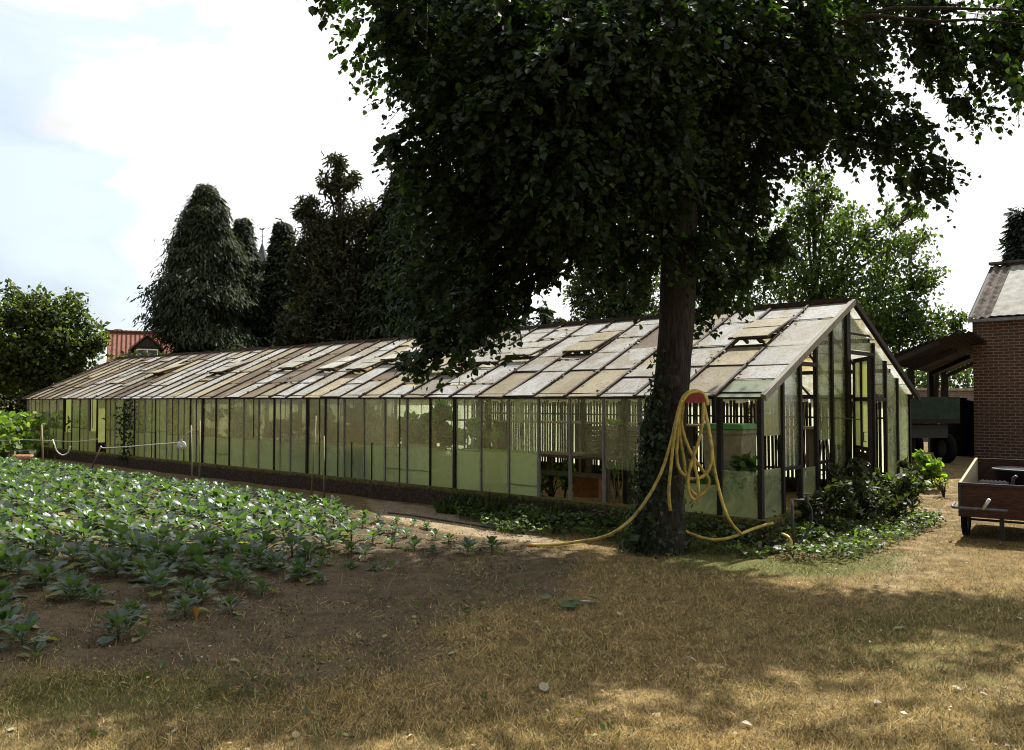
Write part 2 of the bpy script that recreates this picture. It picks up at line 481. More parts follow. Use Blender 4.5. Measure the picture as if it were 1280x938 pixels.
def gpoly(pts): return [(gnd(*p).x, gnd(*p).y) for p in pts]
SOIL = gpoly([(-200, 574), (40, 574), (240, 600), (400, 622), (520, 640), (640, 668), (690, 690), (640, 745), (560, 815), (430, 838), (300, 845), (130, 850), (0, 845), (-200, 850)])
HEAP = gpoly([(600, 690), (720, 690), (700, 745), (610, 760), (560, 735)])
BARE = gpoly([(460, 625), (640, 648), (690, 680), (600, 672), (480, 648)])
PATH = gpoly([(1120, 630), (1180, 600), (1215, 620), (1190, 660), (1160, 720), (1120, 760), (1090, 720), (1110, 670)])
GREEN = gpoly([(860, 685), (1000, 700), (1130, 690), (1120, 715), (1000, 720), (900, 712), (840, 705)])
GREEN2 = gpoly([(1080, 770), (1280, 745), (1280, 870), (1080, 830), (980, 800)])
GREEN3 = gpoly([(0, 850), (300, 846), (300, 880), (0, 905)])

def fnoise(x, y, sc, sd):
    out = np.zeros(x.size); xf, yf = x.ravel(), y.ravel()
    w_ = np.where((np.abs(xf) < 14) & (yf > 1) & (yf < 26))[0]
    out[w_] = [mnoise.noise(Vector((xf[q] * sc, yf[q] * sc, sd))) for q in w_]
    return out.reshape(x.shape)
def zones(x, y):
    rag = fnoise(x, y, 1.1, 2.2) * .75 + fnoise(x, y, 3.7, 7.1) * .35
    soil = 1 - sstep(-.75, .55, poly_sd(x, y, SOIL) + rag)
    soil = np.maximum(soil, .75 * (1 - sstep(-.2, .3, poly_sd(x, y, HEAP))))
    bare = 1 - sstep(-.1, .25, poly_sd(x, y, BARE))
    path = .38 * (1 - sstep(-.2, .5, poly_sd(x, y, PATH)))
    gr = .62 * (1 - sstep(-.1, .4, poly_sd(x, y, GREEN)))
    gr = np.maximum(gr, .38 * (1 - sstep(-.2, .4, poly_sd(x, y, GREEN2))))
    gr = np.maximum(gr, .55 * (1 - sstep(-.2, .4, poly_sd(x, y, GREEN3))))
    gr = np.maximum(gr, .42 * sstep(40, 90, np.hypot(x, y)))
    return soil * (1 - bare), gr, np.maximum(bare * .8, path)

def axis(lo, hi, step, far):
    a = list(np.arange(lo, hi + 1e-6, step)); s = step; x = hi
    while x < far:
        s *= 1.35; x += s; a.append(x)
    s = step; x = lo
    while x > -far:
        s *= 1.35; x -= s; a.insert(0, x)
    return np.array(a)
gx, gy = axis(-7, 7, .07, 900), axis(3, 13.5, .07, 900)
GX, GY = np.meshgrid(gx, gy)
Z0 = gz(GX, GY)
so, gr, ba = zones(GX, GY)
near = (np.abs(GX) < 16) & (GY > 1) & (GY < 26)
bumpz = np.zeros_like(Z0)
for i, j in zip(*np.where(near)):
    p = Vector((GX[i, j], GY[i, j], 0))
    bumpz[i, j] = mnoise.fractal(p * 1.6, .9, 2.0, 4) * (.012 + .035 * so[i, j]) + (mnoise.noise(p * 9) + .6 * mnoise.noise(p * 5)) * .016 * so[i, j]
Z0 = Z0 + bumpz
ny, nx = GX.shape
me = bpy.data.meshes.new('ground')
idx = np.arange(nx * ny).reshape(ny, nx)
quads = np.stack([idx[:-1, :-1], idx[:-1, 1:], idx[1:, 1:], idx[1:, :-1]], -1).reshape(-1, 4)
me.vertices.add(nx * ny); me.vertices.foreach_set('co', np.stack([GX, GY, Z0], -1).astype(np.float32).ravel())
me.loops.add(quads.size); me.loops.foreach_set('vertex_index', quads.astype(np.int32).ravel())
me.polygons.add(len(quads)); me.polygons.foreach_set('loop_start', np.arange(0, quads.size, 4, dtype=np.int32)); me.polygons.foreach_set('loop_total', np.full(len(quads), 4, np.int32))
me.update(calc_edges=True)
me.polygons.foreach_set('use_smooth', np.ones(len(quads), bool))
ca = me.color_attributes.new('Col', 'FLOAT_COLOR', 'POINT')
arr = np.ones((nx * ny, 4), np.float32); arr[:, 0] = so.ravel(); arr[:, 1] = gr.ravel(); arr[:, 2] = ba.ravel()
ca.data.foreach_set('color', arr.ravel())
me.materials.append(M['ground'])
o = bpy.data.objects.new('ground', me); COL.objects.link(o)
tag(o, 'dry parched lawn and dark garden soil', None, None, 'structure')

# short dry grass
def scatter(n, pxr, pyr):
    px = rng.uniform(*pxr, n); py = rng.uniform(*pyr, n)
    X, Y = [], []
    for a, b in zip(px, py):
        g = gnd(a, b); X.append(g.x); Y.append(g.y)
    return np.array(X), np.array(Y)
n = 300000
Yd = 3.3 + (13 - 3.3) * rng.random(n) ** 1.6
Xd = rng.uniform(-1, 1, n) * Yd * .66
zs, zg, zb = zones(Xd, Yd)
keep = rng.random(n) < np.clip(1.0 - zs * .93 - zb * .85, 0, 1)
Xd, Yd, zg, zs = Xd[keep], Yd[keep], zg[keep], zs[keep]; n = len(Xd)
lf = np.array([mnoise.noise(Vector((x * 1.3, y * 1.3, 3))) for x, y in zip(Xd, Yd)])
D = rdir(n); D[:, 2] = np.abs(D[:, 2]) * .9 + .2
isg = rng.random(n) < np.clip(.10 + .28 * lf + .9 * zg, 0, 1)
col = tint(n, (.48, .36, .155), .55)
col[isg] = tint(isg.sum(), (.11, .125, .035), .35)
pa = (~isg) & (rng.random(n) < .22); col[pa] = tint(pa.sum(), (.68, .56, .30), .25)
br = (~isg) & (rng.random(n) < .25); col[br] = tint(br.sum(), (.16, .10, .05), .35)
ln = rng.uniform(.02, .07, n) * np.where(isg, 1.15, 1)
cloud('dry_grass', np.stack([Xd, Yd, gz(Xd, Yd) - .004], -1), D, rdir(n), ln, BLADE, M['straw'], col, width=rng.uniform(.0022, .005, n))
tag(bpy.data.objects['dry_grass'], 'short parched straw coloured grass of the lawn', None, None, 'stuff')

# longer stalks, creeping green tufts
n = 9000
Yd = 3.4 + 8.5 * rng.random(n) ** 1.6; Xd = rng.uniform(-1, 1, n) * Yd * .66
zs, zg, zb = zones(Xd, Yd)
lf = np.array([mnoise.noise(Vector((x * .9, y * .9, 17))) for x, y in zip(Xd, Yd)])
kp = rng.random(n) < np.clip(.45 + lf, .05, 1) * np.clip(1 - zs * .8, 0, 1); Xd, Yd, zs, zg, lf = Xd[kp], Yd[kp], zs[kp], zg[kp], lf[kp]; n = len(Xd)
D = rdir(n); D[:, 2] = np.abs(D[:, 2]) * .6 + .1
col = tint(n, (.50, .40, .21), .35); gm_ = rng.random(n) < np.clip(.25 + .9 * zg + .4 * lf, 0, .9); col[gm_] = tint(gm_.sum(), (.10, .125, .035), .35)
cloud('grass_stalks', np.stack([Xd, Yd, gz(Xd, Yd)], -1), D, rdir(n), rng.uniform(.05, .13, n), BLADE, M['straw'], col, width=rng.uniform(.0025, .006, n))
tag(bpy.data.objects['grass_stalks'], 'longer pale stalks and green blades in the parched lawn', None, None, 'stuff')
n = 5200
Yd = 4 + 6.5 * rng.random(n) ** 1.3; Xd = rng.uniform(-1, .25, n) * Yd * .66
zs, zg, zb = zones(Xd, Yd); lf = np.array([mnoise.noise(Vector((x * 1.7, y * 1.7, 31))) for x, y in zip(Xd, Yd)])
kp = (lf > .12) & (rng.random(n) < .25 + .75 * (1 - np.abs(zs - .5) * 2)); Xd, Yd = Xd[kp], Yd[kp]; n = len(Xd)
D = rdir(n); D[:, 2] = np.abs(D[:, 2]) * .5 + .05
cloud('creeping_weeds', np.stack([Xd, Yd, gz(Xd, Yd) + .012 * rng.random(n)], -1), D, rdir(n) + np.array([0, 0, .9]), rng.uniform(.02, .06, n), LEAFQ, M['ivy'], tint(n, (.085, .115, .04), .4, (.20, .17, .07), .25))
tag(bpy.data.objects['creeping_weeds'], 'low green weeds creeping where soil meets lawn', None, None, 'stuff')
# soil crumbs
n = 30000
Yd = 4 + 9 * rng.random(n) ** 1.3; Xd = rng.uniform(-1, .3, n) * Yd * .66
zs, zg, zb = zones(Xd, Yd); kp = rng.random(n) < np.maximum(zs, zb * .7) ; Xd, Yd = Xd[kp], Yd[kp]; n = len(Xd)
D = rdir(n); D[:, 2] = np.abs(D[:, 2]) * .6
cloud('soil_crumbs', np.stack([Xd, Yd, gz(Xd, Yd) + rng.uniform(-.01, .02, n)], -1), D, rdir(n), rng.uniform(.005, .018, n), BIT, M['litter'], tint(n, (.105, .076, .044), .45, (.26, .21, .13), .16))
tag(bpy.data.objects['soil_crumbs'], 'dark crumbs and pale straw bits on the bare soil', None, None, 'stuff')
# small litter
n = 1500
Yd = 3.6 + 9 * rng.random(n) ** 1.4; Xd = rng.uniform(-1, 1, n) * Yd * .66
D = rdir(n); D[:, 2] *= .25
Nn = np.tile((0, 0, 1.0), (n, 1)) + rdir(n) * .5
cloud('leaf_litter', np.stack([Xd, Yd, gz(Xd, Yd) + .02], -1), D, Nn, rng.uniform(.012, .036, n), LEAFQ, M['litter'], tint(n, (.26, .19, .10), .45, (.45, .40, .28), .18))
tag(bpy.data.objects['leaf_litter'], 'small dead leaves and bits scattered over the lawn', None, None, 'stuff')

# ------------------------------------------------------------------ greenhouse
CORNER = at(949, 501, 9.43)
GO = Vector((2.778, 9.39, 0)); GA = math.atan2(.7414, .671)
W, LEN, EAVE, RIDGE, PLZ = 5.2, 23.2, 1.70, 2.93, .25
def GL(x, y, z):
    return Vector((GO.x + .671 * x - .7414 * y, GO.y + .7414 * x + .671 * y, z))
gh = thing('greenhouse', GO, 'long old greenhouse with dirty glass walls and patched whitewashed glass roof', 'greenhouse', rz=GA)
BAY = .55
ys = [0.0] + [.50 + BAY * k for k in range(42)]
ys = [y for y in ys if y < LEN - .1] + [LEN]
NB = len(ys) - 1
mb = MB()
# brick footing: front, back, far and near walls
mb.box((0.0, LEN / 2, .10), (.24, LEN + .24, .36)); mb.box((W, LEN / 2, .10), (.24, LEN + .24, .36))
mb.box((W / 2, LEN, .10), (W - .24, .24, .36)); mb.box((1.2, 0, .10), (2.16, .24, .354)); mb.box((4.38, 0, .10), (1.4, .24, .354))
pl = mb.build('plinth', M['plinth'], gh)

r2 = random.Random(5)
# front posts
for i, y in enumerate(ys):
    big = (i % 7 == 2) or i in (0, 1)
    w = .055 if big else .032
    m_ = MB().beam((0, y, PLZ), (0, y, EAVE - .03), w, w + .01, (1, 0, 0))
    m_.build('wall_post', M['dark_timber'] if (big or r2.random() < .28) else M['post_wood'], gh)
for i, y in enumerate(ys[::2]):
    MB().beam((W, y, PLZ), (W, y, EAVE - .03), .04, .05, (1, 0, 0)).build('wall_post', M['dark_timber'], gh)
# panes
def pane(mb, y0, y1, z0, z1, x, d, a, s):
    mb.slab([(x, y0, z0), (x, y1, z0), (x, y1, z1), (x, y0, z1)], .004, (d, a, s))
gap_open = {2: (PLZ, .78), 3: None, 1: (PLZ, .7)}
for i in range(NB):
    y0, y1 = ys[i] + .02, ys[i + 1] - .02
    m_ = MB(); tfar = i / NB
    split = .88 + r2.uniform(-.04, .04)
    base = .17 + .26 * sstep(18, 28, i) + r2.uniform(-.18, .30)
    alg = .12 + .55 * float(sstep(14, 27, i)) + r2.uniform(-.45, .38)
    lo = min(.98, base + .60 + r2.uniform(-.12, .1))
    if i in (0,):                                     # by the near corner: clear above, open half way
        pane(m_, y0, y1, PLZ, .80, .004, .25, .15, 0)
    elif i == 1:
        pane(m_, y0, y1, PLZ, .62, .004, .34, .3, 0)
    elif i == 2:
        pane(m_, y0, y1, PLZ + .1, EAVE - .06, .004, .12, .2, 0)
    elif i in (3,):
        pane(m_, y0, y1, .72, EAVE - .05, .004, .12, .1, 0)
    elif i in (4, 5):
        pane(m_, y0, y1, .90, EAVE - .05, .004, .0 + .02 * i, .1, 0)
    elif i in (33, 36):                              # dark missing panes far left
        pane(m_, y0, y1, PLZ, split - .1, .004, lo, alg, 0)
    elif i == 32:
        pane(m_, y0, y1, EAVE - .3, EAVE - .05, .004, base, alg, 0)
    else:
        pane(m_, y0, y1, PLZ + .005, split, .004, lo, alg * .6, r2.random())
        pane(m_, y0, y1, split - .03, EAVE - .05, -.006, max(-.05, base - .10), alg * .9, r2.random())
        if r2.random() < .3:
            m_.box((.008, (y0 + y1) / 2, r2.choice([.42, split + .02, .5])), (.02, y1 - y0, .018))
    m_.build('wall_pane', M['glass'], gh)
for i in range(7, NB):
    q = r2.random()
    if q < .42:
        yb_ = ys[i] + BAY * r2.choice([.33, .5, .5, .62]); z0_, z1_ = r2.choice([(PLZ, EAVE - .05), (.88, EAVE - .05), (PLZ, .9), (PLZ, EAVE - .05)])
        MB().beam((-.010, yb_, z0_), (-.010, yb_, z1_), .018, .014, (1, 0, 0)).build('mid_bar', M[r2.choice(['dark_timber', 'post_wood', 'rust_bar'])], gh)
for i in range(0, NB, 1):
    m_ = MB(); pane(m_, ys[i] + .015, ys[i + 1] - .015, PLZ, EAVE - .05, W - .01, .6 + r2.uniform(-.3, .35), -.4 + .8 * float(sstep(16, 28, i)), 0)
    m_.build('wall_pane', M['rear_glass'], gh)
# eaves plates, ridge, purlins
MB().beam((0, -.06, EAVE - .035), (0, LEN + .05, EAVE - .035), .07, .05, (1, 0, 0)).build('eaves_plate', M['dark_timber'], gh)
MB().beam((W, -.06, EAVE - .035), (W, LEN + .05, EAVE - .035), .07, .05, (1, 0, 0)).build('eaves_plate', M['dark_timber'], gh)
ridge_pts = [(W / 2, -.08 + (LEN + .13) * k / 24, RIDGE + .012 + .012 * math.sin(k * 1.7) - .05 * math.sin(PI * k / 24)) for k in range(25)]
m_ = MB()
for a, b in zip(ridge_pts, ridge_pts[1:]): m_.beam(a, b, .09, .05, (1, 0, 0), ext=.004)
m_.build('ridge_beam', M['rust_bar'], gh)
def sag(y): return -.05 * math.sin(PI * min(max(y / LEN, 0), 1))
def roofpt(side, s, y, lift=0.0):
    """s 0 at the eaves (slightly overhanging) .. 1 at the ridge"""
    x0, z0 = -.11, EAVE - .055
    x = x0 + (W / 2 - x0) * s; z = z0 + (RIDGE - z0) * s + sag(y) * s + lift
    if side: x = W - x
    return (x, y, z)
for side in (0, 1):
    yy = [-.09] + ys[1:-1] + [LEN + .08]
    for i, y in enumerate(yy):
        m_ = MB().beam(roofpt(side, -.004, y, .008), roofpt(side, 1, y, .008), r2.uniform(.03, .042) if i else .05, .05, (0, 0, 1))
        if i == 0:  # barge board on the near gable
            m_.beam(roofpt(side, -.01, y - .03, -.0), roofpt(side, 1.0, y - .03, -.0), .025, .075, (0, 0, 1))
        m_.build('glazing_bar', M['post_wood'] if i == 0 and side == 0 else (M['dark_timber'] if i == 0 else M['rust_bar']), gh)
    pm = MB()
    for s in (.36, .68):
        for k in range(24):
            pm.beam(roofpt(side, s, LEN * k / 24, -.06), roofpt(side, s, LEN * (k + 1) / 24, -.06), .05, .06)
    pm.build('purlin', M['dark_timber'], gh)
# roof panes, one strip per bay
VENTS = {1: (.52, .80), 6: (.50, .78), 9: (.40, .66), 11: (.34, .62), 13: (.42, .68), 17: (.40, .66), 8: (.46, .70), 10: (.30, .52), 12: (.44, .7), 14: (.5, .74), 15: (.36, .6), 20: (.46, .7), 25: (.42, .68), 31: (.45, .7)}
HOLES = {}
yy = [-.07] + ys[1:-1] + [LEN + .06]
WHITE, TAN, GREY, BROWN = (.85, .85, .82), (.70, .63, .46), (.69, .68, .62), (.34, .26, .18)
for side in (0, 1):
    for i in range(NB):
        y0, y1 = yy[i] + .016, yy[i + 1] - .016
        m_ = MB(); s = 0.0; k = 0
        far = float(sstep(7, 22, i))
        strip = r2.random()
        if side == 0 and i == 0: s = .155       # lowest pane is open at the near corner
        if side == 0 and i in (10, 17): m_.tube([roofpt(side, -.012, y0 + (y1 - y0) * q / 8, .05 + .02 * math.sin(PI * q / 8)) for q in range(9)], .012, 6, (.05, .045, .04))
        while s < .995:
            ln = (r2.choice([.14, .18, .2, .22, .26, .3]) if s > 0 else r2.choice([.16, .2, .3])) * (1 + .6 * far)
            e = min(1.0, s + ln)
            if 1 - e < .07: e = 1.0
            hole = False
            if side == 0:
                for (a, b) in ([VENTS[i]] if i in VENTS else []) + HOLES.get(i, []):
                    if i in VENTS: b = a + .13
                    if s < b - .001 and e > a + .001:
                        if s < a - .02: e = a
                        else: e = max(b, s + .02); hole = True
                        break
            if not hole:
                q = strip if r2.random() < .35 + .4 * far else r2.random()
                if q < .66 - .36 * far: c = WHITE
                elif q < .84 - .32 * far: c = TAN
                elif q < .92 - .30 * far: c = GREY
                else: c = BROWN if r2.random() < .4 + .5 * far else TAN
                if i == 0 and side == 0: c = WHITE
                vv = r2.uniform(.8, 1.12); c = tuple(min(.78, t * vv) for t in c)
                l0 = .006 + .006 * (k % 2) + r2.uniform(0, .006); l1 = .0 + .006 * (k % 2)
                tw = r2.uniform(-.006, .006); l0 += r2.choice([0, 0, 0, 0, 0, .010, .018]); yo = r2.uniform(-.004, .004)
                m_.slab([roofpt(side, s + yo, y0, l0 + tw), roofpt(side, s - yo, y1, l0 - tw), roofpt(side, e, y1, l1), roofpt(side, e, y0, l1)][:: (1 if side else -1)], .005, c)
                if r2.random() < .85:            # dark lap line of putty and grime
                    m_.beam(roofpt(side, s + .003, y0 + .005, l0 - .004), roofpt(side, s + .003, y1 - .005, l0 - .004), .012, .008, (0, 0, 1), (.09, .07, .05))
            s = e; k += 1
        m_.build('roof_pane', M['roof_glass'], gh)
# moss, twigs and dead leaves caught along the bars
n = 3600
bi = rng.integers(1, NB, n); ss = rng.random(n) ** .8; yb = np.array(yy)[bi] + rng.normal(0, .035, n)
kp = mosn = np.array([mnoise.noise(Vector((a * 5, b * .9, 2))) for a, b in zip(ss, yb)]) > -.05 - .25 * sstep(6, 16, yb)
Pm = np.array([roofpt(0, a, b, .034) for a, b in zip(ss[kp], yb[kp])]); n = len(Pm)
mo = cloud('roof_moss', Pm, rdir(n) * np.array([1, .6, .35]), rdir(n) * .5 + np.array([-.4, 0, 1]), rng.uniform(.015, .05, n), BIT, M['litter'], tint(n, (.075, .05, .028), .45, (.24, .12, .035), .2), gh)
mo['kind'] = 'stuff'
# propped roof vents
for i, (a, b) in VENTS.items():
    y0, y1 = yy[i] + .01, yy[i + 1] - .01
    H = .075 + .05 * r2.random()
    vt = MB()
    q = [Vector(roofpt(0, a - .01, y0, H)), Vector(roofpt(0, a - .01, y1, H)), Vector(roofpt(0, b, y1, .03)), Vector(roofpt(0, b, y0, .03))]
    for p, r_ in ((q[0], q[1]), (q[1], q[2]), (q[3], q[0])): vt.beam(p, r_, .022, .022, ext=.008)
    vf = vt.build('roof_vent', M['rust_bar'], gh)
    gm = MB(); c = r2.choice([WHITE, TAN, GREY])
    mid = [(q[0] + q[3]) / 2, (q[1] + q[2]) / 2]
    gm.slab([q[0] + Vector((0, 0, .022)), q[3] + Vector((0, 0, .022)), q[2] + Vector((0, 0, .022)), q[1] + Vector((0, 0, .022))], .005, c)
    gm.beam(mid[0] + Vector((0, 0, .024)), mid[1] + Vector((0, 0, .024)), .012, .008, (0, 0, 1), (.06, .05, .04))
    gm.build('vent_pane', M['roof_glass'], vf)
    sm_ = MB()
    for f_ in (.25, .6):
        sm_.beam(q[0].lerp(q[1], f_) + Vector((0, 0, -.01)), Vector(roofpt(0, a + .06, y0 + (y1 - y0) * (f_ + .08), -.02)), .03, .04)
    sm_.build('vent_stay', M['dark_timber'], vf)
# open eaves pane at the near corner (dirty see-through glass lying under it)
m_ = MB(); m_.slab([roofpt(0, 0, -.05, .0), roofpt(0, 0, ys[1] - .03, .0), roofpt(0, .155, ys[1] - .03, .0), roofpt(0, .155, -.05, .0)][::-1], .005, (.62, .1, 0)); m_.build('roof_pane', M['glass'], gh)
# trusses inside
for y in (2.7, 5.45, 8.2, 10.95, 13.7, 16.45, 19.2, 21.95):
    m_ = MB()
    m_.beam((.05, y, EAVE - .01), (W - .05, y, EAVE - .01), .04, .07)
    m_.beam((1.25, y, EAVE), (1.9, y, 2.48), .04, .05, (0, 1, 0)); m_.beam((W - 1.25, y, EAVE), (W - 1.9, y, 2.48), .04, .05, (0, 1, 0))
    m_.beam((1.3, y, -.05), (1.3, y, EAVE - .05), .06, .06, (1, 0, 0)); m_.beam((W - 1.3, y, -.05), (W - 1.3, y, EAVE - .05), .06, .06, (1, 0, 0))
    m_.build('truss', M['dark_timber'], gh)
# near gable
gp = [0, .56, 1.06, 1.55, 2.06, 2.60, 3.60, 4.10, 4.62, W]
def gtop(x): return EAVE + (RIDGE - EAVE) * (1 - abs(x - W / 2) / (W / 2)) - .03
for k, x in enumerate(gp):
    w = .12 if k == 5 else .05
    zt = gtop(x) - .02 if k == 5 else gtop(x)
    MB().beam((x, 0, .02 if k > 5 else PLZ), (x, 0, zt), w, .07 if k == 5 else .05, (0, 1, 0)).build('gable_post', M['dark_timber'], gh)
def gpane(mb, x0, x1, z0, z1, d, a):
    if z1 is None:
        mb.slab([(x0, .004, z0), (x1, .004, z0), (x1, .004, gtop(x1) - .03), (x0, .004, gtop(x0) - .03)], .004, (d, a, 0))
    else:
        mb.slab([(x0, .004, z0), (x1, .004, z0), (x1, .004, z1), (x0, .004, z1)], .004, (d, a, 0))
GSP = {0: [(1.20, None, .42, .35)], 1: [(.80, None, .16, .0)], 2: [(PLZ, .78, .4, .3)], 3: [(1.10, None, .18, .05)],
       4: [(PLZ, None, .18, .08)], 6: [(1.58, None, .10, .0)], 7: [(.33, None, .38, .0)], 8: [(.33, None, .42, .0)]}
for k in range(9):
    x0, x1 = gp[k] + .027, gp[k + 1] - .027
    m_ = MB()
    if k == 5:
        x0 += .03
        m_.slab([(x0, .004, 2.30), (x1, .004, 2.30), (x1, .004, gtop(x1) - .04), (x0, .004, gtop(x0) - .04)], .004, (.15, .0, 0))
    for z0, z1, d, a in GSP.get(k, []):
        gpane(m_, x0, x1, z0, z1, d, a)
    if m_.v: m_.build('gable_pane', M['glass'], gh)
for a_, b_, w_ in (((2.68, 0, 2.26), (3.57, 0, 2.26), .05), ((3.63, 0, 1.62), (4.07, 0, 1.62), .04), ((2.68, 0, 2.52), (3.57, 0, 2.52), .025), ((.59, 0, .80), (1.03, 0, .80), .04), ((1.58, 0, .82), (2.03, 0, .82), .04), ((1.09, 0, 2.05), (1.52, 0, 2.05), .05)):
    MB().beam(a_, b_, w_, w_, (0, 1, 0)).build('gable_rail', M['dark_timber'], gh)
m_ = MB(); gpane(m_, .027, .533, PLZ, .82, .35, .1); m_.build('gable_pane', M['glass'], gh)
# far gable
for x in (0.0, .87, 1.73, 2.6, 3.47, 4.33, W):
    MB().beam((x, LEN, PLZ), (x, LEN, gtop(x)), .05, .05, (0, 1, 0)).build('gable_post', M['dark_timber'], gh)
for x0, x1 in zip((0.0, .87, 1.73, 2.6, 3.47, 4.33), (.87, 1.73, 2.6, 3.47, 4.33, W)):
    m_ = MB(); m_.slab([(x0 + .03, LEN, PLZ), (x1 - .03, LEN, PLZ), (x1 - .03, LEN, gtop(x1) - .03), (x0 + .03, LEN, gtop(x0) - .03)], .004, (.85, .5, 0)); m_.build('gable_pane', M['glass'], gh)
# door, opened outward and folded back against the ridge post side
DA = R(147)
door_rot = -DA  # in local frame X = across, -Y = outward
dr = bpy.data.objects.new('door', None); COL.objects.link(dr); dr.parent = gh
dr.location = (2.70, -.06, 0); dr.rotation_euler.z = door_rot
dw, dz0, dz1, zm = .80, .30, 2.16, .98
m_ = MB()
for x in (.025, dw / 2, dw - .025): m_.beam((x, 0, dz0 if x != dw / 2 else zm), (x, 0, dz1), .045, .04, (0, 1, 0))
for z in (dz0 + .03, zm, 1.62, dz1 - .025): m_.beam((.03, 0, z), (dw - .03, 0, z), .05, .036, (0, 1, 0))
m_.build('door_frame', M['dark_timber'], dr)
MB().box((dw / 2, 0, (dz0 + zm) / 2), (dw - .09, .02, zm - dz0 - .1)).build('door_board', M['rough_board'], dr)
for a, b in ((.05, dw / 2 - .02), (dw / 2 + .02, dw - .05)):
    m_ = MB()
    for z0, z1 in ((zm + .02, 1.60), (1.64, dz1 - .05)):
        m_.slab([(a, 0, z0), (b, 0, z0), (b, 0, z1), (a, 0, z1)], .004, (.72, .75, 0))
    m_.build('door_pane', M['glass'], dr)
MB().tube([(dw - .08, -.03, 1.2), (dw - .08, -.06, 1.2), (dw - .08, -.06, 1.08), (dw - .08, -.03, 1.08)], .008, 6).build('door_handle', M['iron'], dr)
MB().tube([(2.03, -.03, 1.38), (2.30, -.22, 1.36), (2.44, -.30, 1.33)], .006, 6).build('door_hook', M['grey_metal'], gh)

# ------------------------------------------------------------------ inside the greenhouse
def inside(name, lx, ly, lz, label, cat, group=None, rz=0): return thing(name, GL(lx, ly, lz), label, cat, group, GA + rz)
ft = inside('slat_fence', 4.95, 0, 0, 'dark slatted screen standing along the rear glass inside the greenhouse', 'fence')
m_ = MB(); y = .15
while y < 9.5:
    m_.box((r2.uniform(-.01, .01), y, .83 + r2.uniform(-.03, .03)), (.014, .046, 1.5), Matrix.Rotation(r2.uniform(-.012, .012), 3, 'X')); y += .064 + r2.uniform(-.006, .012)
m_.build('slats', M['slat'], ft)
m_ = MB()
for z in (.45, 1.32): m_.beam((.025, .1, z), (.025, 9.5, z), .03, .05, (1, 0, 0))
m_.build('rail', M['slat'], ft)
# sticks leaning by the gable
g = 'canes leaning inside the gable end'
for k in range(12):
    ly = r2.uniform(.7, 2.3); lx = r2.uniform(4.2, 4.75)
    h = r2.uniform(1.1, 1.75)
    o = MB().tube([(0, 0, 0), (r2.uniform(.05, .2), r2.uniform(-.3, .3), h)], [.014, .011], 6).build('bamboo_cane', M['grey_wood'] if k % 3 else M['cane'], None, GL(lx, ly, .05), GA)
    tag(o, 'thin dark cane leaning against the slat screen near the gable', 'cane', g)
# long shelf
sh = inside('wall_shelf', 4.55, 0, 0, 'long pale plank shelf on legs along the slatted rear screen', 'shelf')
MB().box((0, 5.9, 1.16), (.42, 9.6, .035)).build('shelf_board', M['pale_board'], sh)
for y in (1.3, 3.6, 5.9, 8.2, 10.5): MB().box((0, y, .56), (.36, .05, 1.16)).build('leg', M['grey_wood'], sh)
# workbench
def wb(px, py, Y): return at(px, py, Y)
def local_of(v):
    d = v - GO; return (d.x * .671 + d.y * .7414, -d.x * .7414 + d.y * .671)
bx, by = local_of(at(722, 560, 12.9))
be = inside('potting_bench', bx, by, 0, 'weathered plank potting bench seen through the missing lower panes', 'bench')
m_ = MB()
for k in range(3): m_.box((-.25 + .25 * k, 0, .76), (.235, 1.75, .04))
m_.build('tabletop', M['grey_wood'], be)
for sx in (-.3, .3):
    for sy in (-.78, .78): MB().box((sx, sy, .36), (.06, .06, .76)).build('leg', M['grey_wood'], be)
MB().box((-.3, 0, .5), (.03, 1.5, .07)).build('rail', M['grey_wood'], be)
def crate(name, loc, s, mat, label, rz=0, slat=True, group=None):
    t = thing(name, loc, label, 'crate', group, rz)
    w, d, h = s
    MB().box((0, 0, .012), (w - .03, d - .03, .018)).build('base', mat, t)
    for sgn in (-1, 1):
        a = MB(); b = MB()
        nb = 3 if slat else 1
        hh = h / nb
        for q in range(nb):
            a.box((0, sgn * (d / 2 - .008), hh * (q + .5)), (w, .014, hh - (.018 if slat else 0)))
            b.box((sgn * (w / 2 - .008), 0, hh * (q + .5)), (.014, d - .034, hh - (.018 if slat else 0)))
        a.build('side_panel', mat, t); b.build('end_panel', mat, t)
    return t
p = at(738, 627, 13.0); crate('plastic_crate', (p.x, p.y, .12), (.36, .42, .34), M['orange'], 'orange plastic crate under the potting bench', GA + .25, False)
p = at(765, 563, 12.9); crate('wooden_crate', (p.x, p.y, .785), (.55, .62, .2), M['grey_wood'], 'lower grey wooden crate on the potting bench behind the glass', GA + .05)
crate('wooden_crate', (p.x + .05, p.y + .02, .99), (.55, .66, .22), M['grey_wood'], 'upper grey wooden crate with seedlings on the potting bench', GA - .03)
g = 'pale canes under the bench'
for k in range(4):
    a = at(766 + 4 * k, 628, 12.3); b = at(760 + 6 * k, 588 - 4 * k, 12.5)
    tag(MB().tube([(0, 0, 0), b - a], .011, 6).build('bamboo_cane', M['cane'], None, a), 'pale cane propped beside the orange crate in the greenhouse', 'cane', g)
